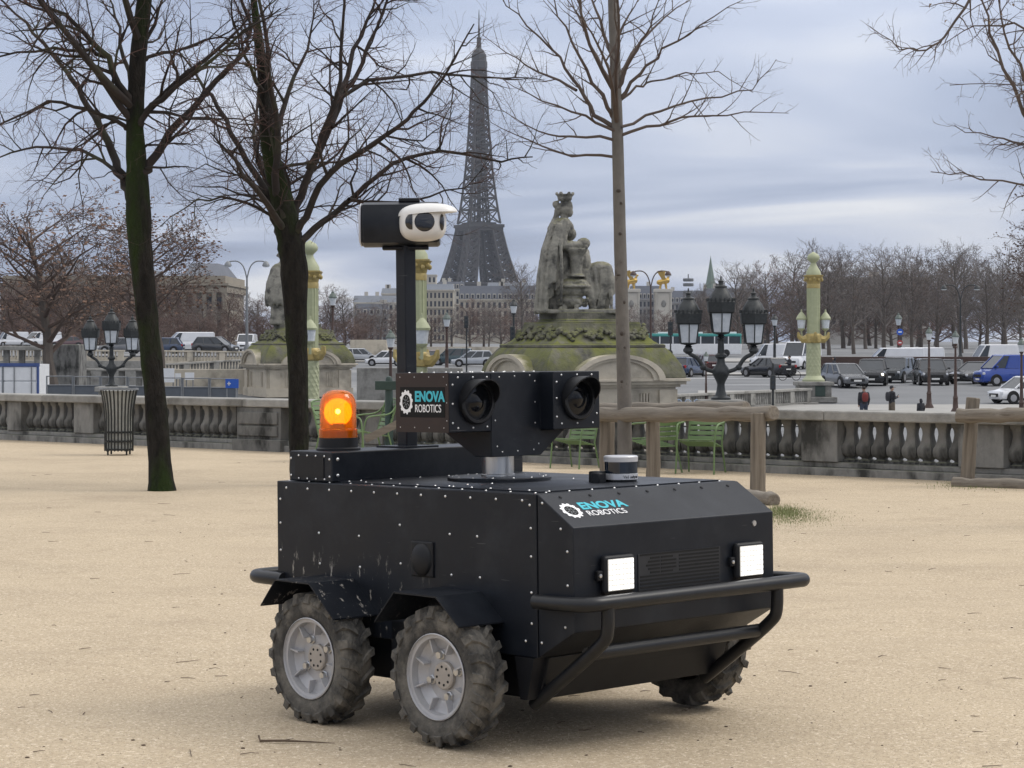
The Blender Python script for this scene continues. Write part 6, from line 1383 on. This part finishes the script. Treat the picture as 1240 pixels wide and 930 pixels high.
for i in range(22):
    px = 425 + i * 20 + rr.uniform(-5, 5); d = 470 + rr.uniform(-20, 40); hpx = rr.uniform(40, 56) if px < 640 else rr.uniform(36, 50); put_tree(rr.choice(SRD + SRC[:2]), (px - 620) * d / F, d, gz(d), hpx * d / F, rr.uniform(0, 6), 'brownish bare tree on the quay below the pale houses', 'trees on the quay', wide=1.6)
put_tree(SRC[1], (592 - 620) * 330 / F, 330, gz(330), 62 * 330 / F, 1.0, 'dark forked bare tree on the quay behind the silver car', None)
put_tree(SRC[2], (632 - 620) * 420 / F, 420, gz(420), 100 * 420 / F, 2.0, 'bare tree crown showing left of the seated statue', None)
SM = tree_src(301, 9.6, 3.4, mat('plane_twigs', (.12, .085, .068), (.09, .065, .055), .6, .95), 1, fork=.36, dens=1.5, minr=.013)
put_tree(SM, (70 - 620) * 106 / F, 106, gz(106), 10.4, .6, 'mid-sized tree with brown leaves left, before the raised road', None, 'plane_tree', 1.7)
put_tree(SM, (195 - 620) * 150 / F, 150, gz(150), 11.5, 2.2, 'brown-leaved tree whose crown shows right of the leaning trunk', None, 'plane_tree', 1.5)
put_tree(SM, (1262 - 620) * 150 / F, 150, gz(150), 11.8, 4.0, 'brown-leaved tree rising beyond the blue van', None, 'plane_tree', 1.2)

# ------------------------------------------------------------------ buildings
CREAM = mat('cream_facade', (.44, .40, .33), (.38, .345, .285), .15, .9); GREYF = mat('grey_facade', (.26, .25, .24), (.22, .215, .21), .15, .9); SLATE = mat('slate_roof', (.13, .14, .165), (.10, .11, .13), .3, .7); ZINC = mat('zinc_roof', (.25, .27, .30), (.21, .23, .26), .2, .5); WDK = mat('far_window', (.035, .04, .05), rough=.15); PALE = mat('pale_facade', (.52, .49, .43), (.45, .42, .37), .2, .9)
def house(px0, px1, ytop, d, depth, floors, cols, label, wall=CREAM, roof=SLATE, rh=4.0, dorm=True, zb=-1.0, balcony=True, yaw=0.0, win=(.5, .62), cat='building', flat=False):
    a = P(px0, ytop, d); w = (px1 - px0) * d / F; h = a.z - zb - (0 if flat else rh); t = thing('apartment_building', label, cat, (a.x, d, zb), yaw)
    MB().span((0, 0, 0), (w, depth, h)).build('wall', wall, t, smooth=False)
    b = MB().span((-.3, -.4, h + .004), (w + .3, depth, h + .6))
    fh = min(3.6, h / floors)
    for f in range(floors):
        if balcony and f in (1, floors - 1): b.span((-.1, -.5, h - fh * (f + 1) - .15), (w + .1, -.004, h - fh * (f + 1) + .1))
        else: b.span((0, -.18, h - fh * (f + 1) - .1), (w, -.004, h - fh * (f + 1) + .1))
    b.build('cornices', wall, t, smooth=False); src = None; cw = w / cols
    for f in range(floors):
        for c in range(cols):
            if src is None: src = MB().box((0, -.03, 0), (cw * win[0], .12, fh * win[1])).build('window', WDK, t, smooth=False); o = src
            else: o = inst(src, t)
            o.location = (cw * (c + .5), 0, h - fh * (f + .5))
    if not flat:
        rf = MB().add([(-.2, -.2, h + .6), (w + .2, -.2, h + .6), (w + .2, depth, h + .6), (-.2, depth, h + .6), (.3, rh * .3, h + rh), (w - .3, rh * .3, h + rh), (w - .3, depth - 1, h + rh), (.3, depth - 1, h + rh)], [(0, 1, 5, 4), (1, 2, 6, 5), (2, 3, 7, 6), (3, 0, 4, 7), (4, 5, 6, 7)]).build('roof', roof, t, smooth=False)
        if dorm:
            ds = None
            for c in range(cols):
                if ds is None: ds = MB().box((0, 0, 0), (min(1.7, cw * .6), 1.6, 2.1)).build('dormer', PALE, rf, smooth=False); o = ds; dw = MB().box((0, -.8, -.05), (min(1.1, cw * .4), .1, 1.5)).build('dormer_window', WDK, t, smooth=False); o2 = dw
                else: o = inst(ds, rf); o2 = inst(dw, t)
                o.location = (cw * (c + .5), .7, h + 1.75); o2.location = (cw * (c + .5), .68, h + 1.75)
    rr2 = random.Random(int(px0) + 5)
    for c in range(max(2, cols // 4)):
        x = rr2.uniform(.1, .9) * w; MB().box((x, depth * .4, h + (0.6 if flat else rh) + .8), (1.6, .9, 2.0)).build('chimney', PALE, t, smooth=False)
    return t
# columned building on the left
t = thing('columned_building', 'long columned stone building behind the reddish trees', 'building', (P(5, 400, 420).x, 420, -.5)); d = 420; w = (272 - 5) * d / F; h = P(0, 334, d).z + .5; CB2 = mat('old_limestone', (.30, .265, .21), (.24, .215, .175), .2, .9)
MB().span((0, 0, 0), (w, 30, h - 2.0)).build('wall', CB2, t, smooth=False); MB().span((-.6, -1.0, h - 3.2), (w + .6, 30.2, h - 1.9)).span((-.9, -1.4, h - 1.88), (w + .9, 30.4, h - 1.4)).span((-.2, -.5, h - 1.38), (w + .2, 30, h)).build('entablature', CB2, t, smooth=False)
cs = ws = None; n = 22
for i in range(n + 1):
    x = w * i / n
    if cs is None: cs = MB().lathe([(.62, 0), (.55, .5), (.48, 6.3), (.62, 6.7)], 12).build('column', CB2, t); o = cs
    else: o = inst(cs, t)
    o.location = (x, -.6, h - 9.9)
    if i < n:
        for f in range(2):
            if ws is None: ws = MB().box((0, 0, 0), (1.1, .2, 2.3)).build('window', WDK, t, smooth=False); o = ws
            else: o = inst(ws, t)
            o.location = (x + w / n / 2, -.02, h - 5.2 - f * 4.4)
for x0, x1, hh in ((.12, .30, 3.4), (.55, .66, 1.6), (.80, .98, 2.6)): MB().add([(w * x0, 1, h + .004), (w * x1, 1, h + .004), (w * x1, 28, h + .004), (w * x0, 28, h + .004), (w * (x0 + .03), 6, h + hh), (w * (x1 - .03), 6, h + hh), (w * (x1 - .03), 20, h + hh), (w * (x0 + .03), 20, h + hh)], [(0, 1, 5, 4), (1, 2, 6, 5), (2, 3, 7, 6), (3, 0, 4, 7), (4, 5, 6, 7)]).build('slate_roof', SLATE, t, smooth=False)
house(428, 484, 358, 960, 14, 4, 8, 'pale low houses left of the mast on the skyline', PALE, ZINC, 3.5, False)
house(462, 482, 349, 1010, 12, 5, 4, 'slim pale house rising left of the mast on the skyline', PALE, ZINC, 3, False)
house(430, 470, 368, 900, 10, 3, 5, 'grey-roofed house low among the quay trees', GREYF, SLATE, 5, True)
house(500, 549, 344, 930, 14, 6, 10, 'tall cream apartment house right of the mast', CREAM, ZINC, 3, False)
house(498, 528, 334, 1000, 14, 6, 6, 'pale stepped roof house behind the tall cream one', PALE, ZINC, 4, True, flat=True)
house(530, 562, 341, 1040, 14, 6, 6, 'cream house with chimneys under the tower', PALE, SLATE, 4, True)
house(556, 648, 346, 880, 16, 4, 14, 'long cream apartment house with slate dormer roof under the tower', CREAM, SLATE, 6.0, True)
house(590, 640, 342, 980, 16, 6, 8, 'zinc-roofed house behind the dormer roof', CREAM, ZINC, 4, False)
house(764, 802, 346, 900, 14, 6, 8, 'grey slate-roofed house between the gilded pillars', GREYF, SLATE, 6, True)
house(806, 862, 352, 1000, 14, 6, 10, 'grey slate-roofed terrace left of the green spire', GREYF, SLATE, 6, True)
house(855, 930, 349, 800, 14, 5, 12, 'old stone block seen through the trees left of the rostral column', mat('old_stone_facade', (.27, .24, .20), (.22, .2, .17), .2, .9), SLATE, 4, False)
house(1000, 1125, 338, 640, 20, 4, 18, 'long pale hall seen through the trees on the right', mat('hall_facade', (.36, .34, .31), (.3, .285, .26), .2, .9), ZINC, 4, False, flat=True)
# gilded pillars of the bridge
for px, k, lab in ((803, 1.0, 'bridge pillar with a gilded winged group right of the double lamp'), (764, .95, 'bridge pillar with a gilded group beside the slim trunk')):
    d = 790; x = (px - 620) * d / F; zt_ = P(px, 350, d).z; zb = -1.0; t = thing('bridge_pillar', lab, 'pillar', (x, d, zb)); H = zt_ - zb
    MB().span((-2.6, -2.6, 0), (2.6, 2.6, H - 1.2)).build('shaft', PALE, t, smooth=False, bevel=.1); MB().span((-3.3, -3.3, H - 1.2), (3.3, 3.3, H)).build('cap', PALE, t, smooth=False, bevel=.15); MB().span((-3.2, -3.2, 0), (3.2, 3.2, 2)).build('foot', PALE, t, smooth=False)
    for s in (-1, 1):
        for q in (-1, 1): MB().lathe([(.55, 2), (.5, H - 1.6), (.7, H - 1.2)], 10, (s * 2.5, q * 2.5, 0)).build('corner_column', PALE, t)
    MB().ball((0, -2.75, H * .75), (.9, .3, 1.3), 12, 8).build('cartouche', STONE, t)
    b = MB(); limb(b, [(-1.2, 0, H), (-.8, 0, H + 2.0)], [.35, .5]); limb(b, [(1.2, 0, H), (.9, 0, H + 2.0)], [.35, .5]); limb(b, [(-1.5, 0, H + 2.4), (1.4, 0, H + 3.0)], [.9, 1.0]); limb(b, [(1.3, 0, H + 3.0), (2.0, 0, H + 4.6)], [.6, .4]); b.ball((2.2, 0, H + 4.9), (.6, .35, .4), 8, 6)
    for s in (-1, 1): b.add([(-.2, s * .5, H + 3.2), (-2.2, s * 1.2, H + 6.4), (-.4, s * 1.0, H + 6.8), (1.0, s * .6, H + 3.6), (-.3, s * .7, H + 3.3), (-2.2, s * 1.4, H + 6.4), (-.4, s * 1.2, H + 6.8), (1.0, s * .8, H + 3.6)], [(0, 1, 2, 3), (4, 7, 6, 5), (0, 4, 5, 1), (1, 5, 6, 2), (2, 6, 7, 3), (3, 7, 4, 0)])
    limb(b, [(0, 0, H + 3), (.3, 0, H + 5.4)], [.5, .4]); b.ball((.4, 0, H + 6.0), .45, 8, 6); b.build('gilded_group', GOLD, t)
# green spire, roof mast
d = 1100; x = (860.5 - 620) * d / F; zb = -1; H = P(0, 309, d).z - zb; t = thing('church_spire', 'slender green church spire above the trees', 'church', (x, d, zb)); VG = mat('copper_green', (.16, .21, .175), (.13, .17, .145), .5, .7)
MB().span((-3.4, -3.4, 0), (3.4, 3.4, H * .58)).build('tower', CB2, t, smooth=False); MB().lathe([(3.3, H * .58), (2.6, H * .66), (.9, H * .87), (.12, H * .98), (0, H)], 8).build('spire', VG, t, ang=20)
for s in (-1, 1):
    for q in (-1, 1): MB().lathe([(.7, H * .55), (.65, H * .62), (0, H * .70)], 8, (s * 3, q * 3, 0)).build('pinnacle', CB2, t)
for z in (.34, .46): MB().box((0, -3.42, H * z), (1.6, .12, 4.2)).build('belfry_window', WDK, t, smooth=False)
d = 900; x = (833.5 - 620) * d / F; H = P(0, 332, d).z + 1; t = thing('roof_antenna', 'grey lattice antenna mast standing above the left lantern', 'antenna', (x, d, -1)); MB().span((-1.2, -1.2, 0), (1.2, 1.2, H - 8)).build('shaft', GREY_P, t, smooth=False)
b = MB()
for z in (H - 8, H - 5, H - 3): b.lathe([(2.0, z), (2.2, z + .3), (2.2, z + 1.2), (1.8, z + 1.3)], 10)
b.build('drums', GREY_P, t); MB().tube([(0, 0, H - 2), (0, 0, H)], .25, 6).build('mast', GREY_P, t)

# ------------------------------------------------------------------ lattice tower
TW = mat('tower_iron', (.036, .033, .034), (.028, .026, .027), .05, .7); D = 2147.0; tz0 = P(0, 419, D).z; t = thing('lattice_tower', 'tall iron lattice tower rising behind the pale houses', 'tower', ((580 - 620) * D / F, D, tz0), radians(24)); t.scale = (.93, .93, 1)
PR = [(0, 60), (20, 49), (40, 39.5), (57, 32.5), (75, 27), (95, 22), (115.7, 17.8), (140, 14.2), (170, 11.0), (200, 8.8), (235, 6.9), (276, 5.3)]
def hw(z):
    for (a, ra), (b_, rb) in zip(PR, PR[1:]):
        if z <= b_: return ra + (rb - ra) * (z - a) / (b_ - a)
    return PR[-1][1]
def lw(z): return 25 - (25 - 15) * z / 57 if z < 57 else 15 - (15 - 10.5) * (z - 57) / 58.7
def lattice(b, corners, levels, th, br, cross=True):
    for za, zc2 in zip(levels, levels[1:]):
        A, C = corners(za), corners(zc2)
        for i in range(4):
            j = (i + 1) % 4; b.bar(A[i], C[i], th); b.bar(C[i], C[j], br * 1.2)
            b.bar(A[i], C[j], br); b.bar(A[j], C[i], br)
lv = [0, 10, 20, 29, 38, 47, 57]; lv2 = [62, 70, 78, 86, 93, 100, 107, 113]
for sx in (-1, 1):
    for sy in (-1, 1):
        def cor(z): 
            o_ = hw(z); i_ = o_ - lw(z); return [Vector((sx * p, sy * q, z)) for p, q in ((o_, o_), (i_, o_), (i_, i_), (o_, i_))]
        b = MB(); lattice(b, cor, lv, 2.6, 1.6); lattice(b, cor, lv2, 2.4, 1.5)
        tag(b.build('pier', TW, t, smooth=False, recalc=False))
def ring(b, z0, z1, o_, i_=None):
    b.span((-o_, -o_, z0), (o_, o_, z1)) if i_ is None else None
b = MB(); ring(b, 57, 60, 35.4); ring(b, 60, 62, 36.5); b.build('first_platform', TW, t, smooth=False)
b = MB(); ring(b, 113, 116, 19.5); ring(b, 116, 119, 20.5); ring(b, 119, 121, 14); b.build('second_platform', TW, t, smooth=False)
for s in range(4):                                       # arches under the first platform
    R = Matrix.Rotation(s * pi / 2, 3, 'Z'); b = MB(); n = 16
    for r_ in (37, 33):
        ps = [R @ Vector((r_ * cos(pi * k / n), -(hw(20 + 30 * sin(pi * k / n)) - 1), 14 + r_ * sin(pi * k / n))) for k in range(n + 1)]
        for p, q in zip(ps, ps[1:]): b.bar(p, q, 1.4)
    b.build('arch', TW, t, smooth=False, recalc=False)
lv3 = [120]; z = 120
while z < 270: z += max(4.2, hw(z) * .78); lv3.append(min(z, 274))
b = MB(); lattice(b, lambda z: [Vector((s * hw(z), q * hw(z), z)) for s, q in ((1, 1), (-1, 1), (-1, -1), (1, -1))], lv3, 1.9, 1.0); b.build('shaft', TW, t, smooth=False, recalc=False)
b = MB(); lattice(b, lambda z: [Vector((s * hw(z) * .52, q * hw(z) * .52, z)) for s, q in ((1, 1), (-1, 1), (-1, -1), (1, -1))], lv3, 1.3, .9); b.span((-1.7, -1.7, 120), (1.7, 1.7, 274)); b.build('lift_core', TW, t, smooth=False, recalc=False)
ring(MB(), 0, 0, 0, 1); b = MB().span((-7.5, -7.5, 194), (7.5, 7.5, 197)).span((-9.4, -9.4, 190), (9.4, 9.4, 192)); b.build('mid_platform', TW, t, smooth=False)
MB().lathe([(6.4, 270), (8.8, 273), (8.8, 279), (7.8, 279.5), (7.8, 286), (6.6, 287), (5.2, 290), (2.6, 292), (2.2, 303)], 8, ph=pi / 8).build('top_cabin', TW, t, ang=20)
MB().lathe([(1.3, 303), (1.1, 312), (.7, 313), (.6, 324), (.25, 330)], 8).build('antenna', TW, t)

# ------------------------------------------------------------------ air
hz = MB().span((-2500, -120, -5.5), (2500, 3500, 345)).build('haze', mat('haze_surface', (1, 1, 1)), smooth=False); hz['kind'] = 'stuff'; hz.display_type = 'WIRE'
HM = bpy.data.materials.new('haze_air'); HM.use_nodes = True; nt = HM.node_tree; nt.nodes.clear()
pvn = nt.nodes.new('ShaderNodeVolumePrincipled'); pvn.inputs['Density'].default_value = 0.00006; pvn.inputs['Color'].default_value = (0.80, 0.86, 0.97, 1); pvn.inputs['Anisotropy'].default_value = 0.2
mo = nt.nodes.new('ShaderNodeOutputMaterial'); nt.links.new(pvn.outputs[0], mo.inputs['Volume']); hz.data.materials.clear(); hz.data.materials.append(HM)
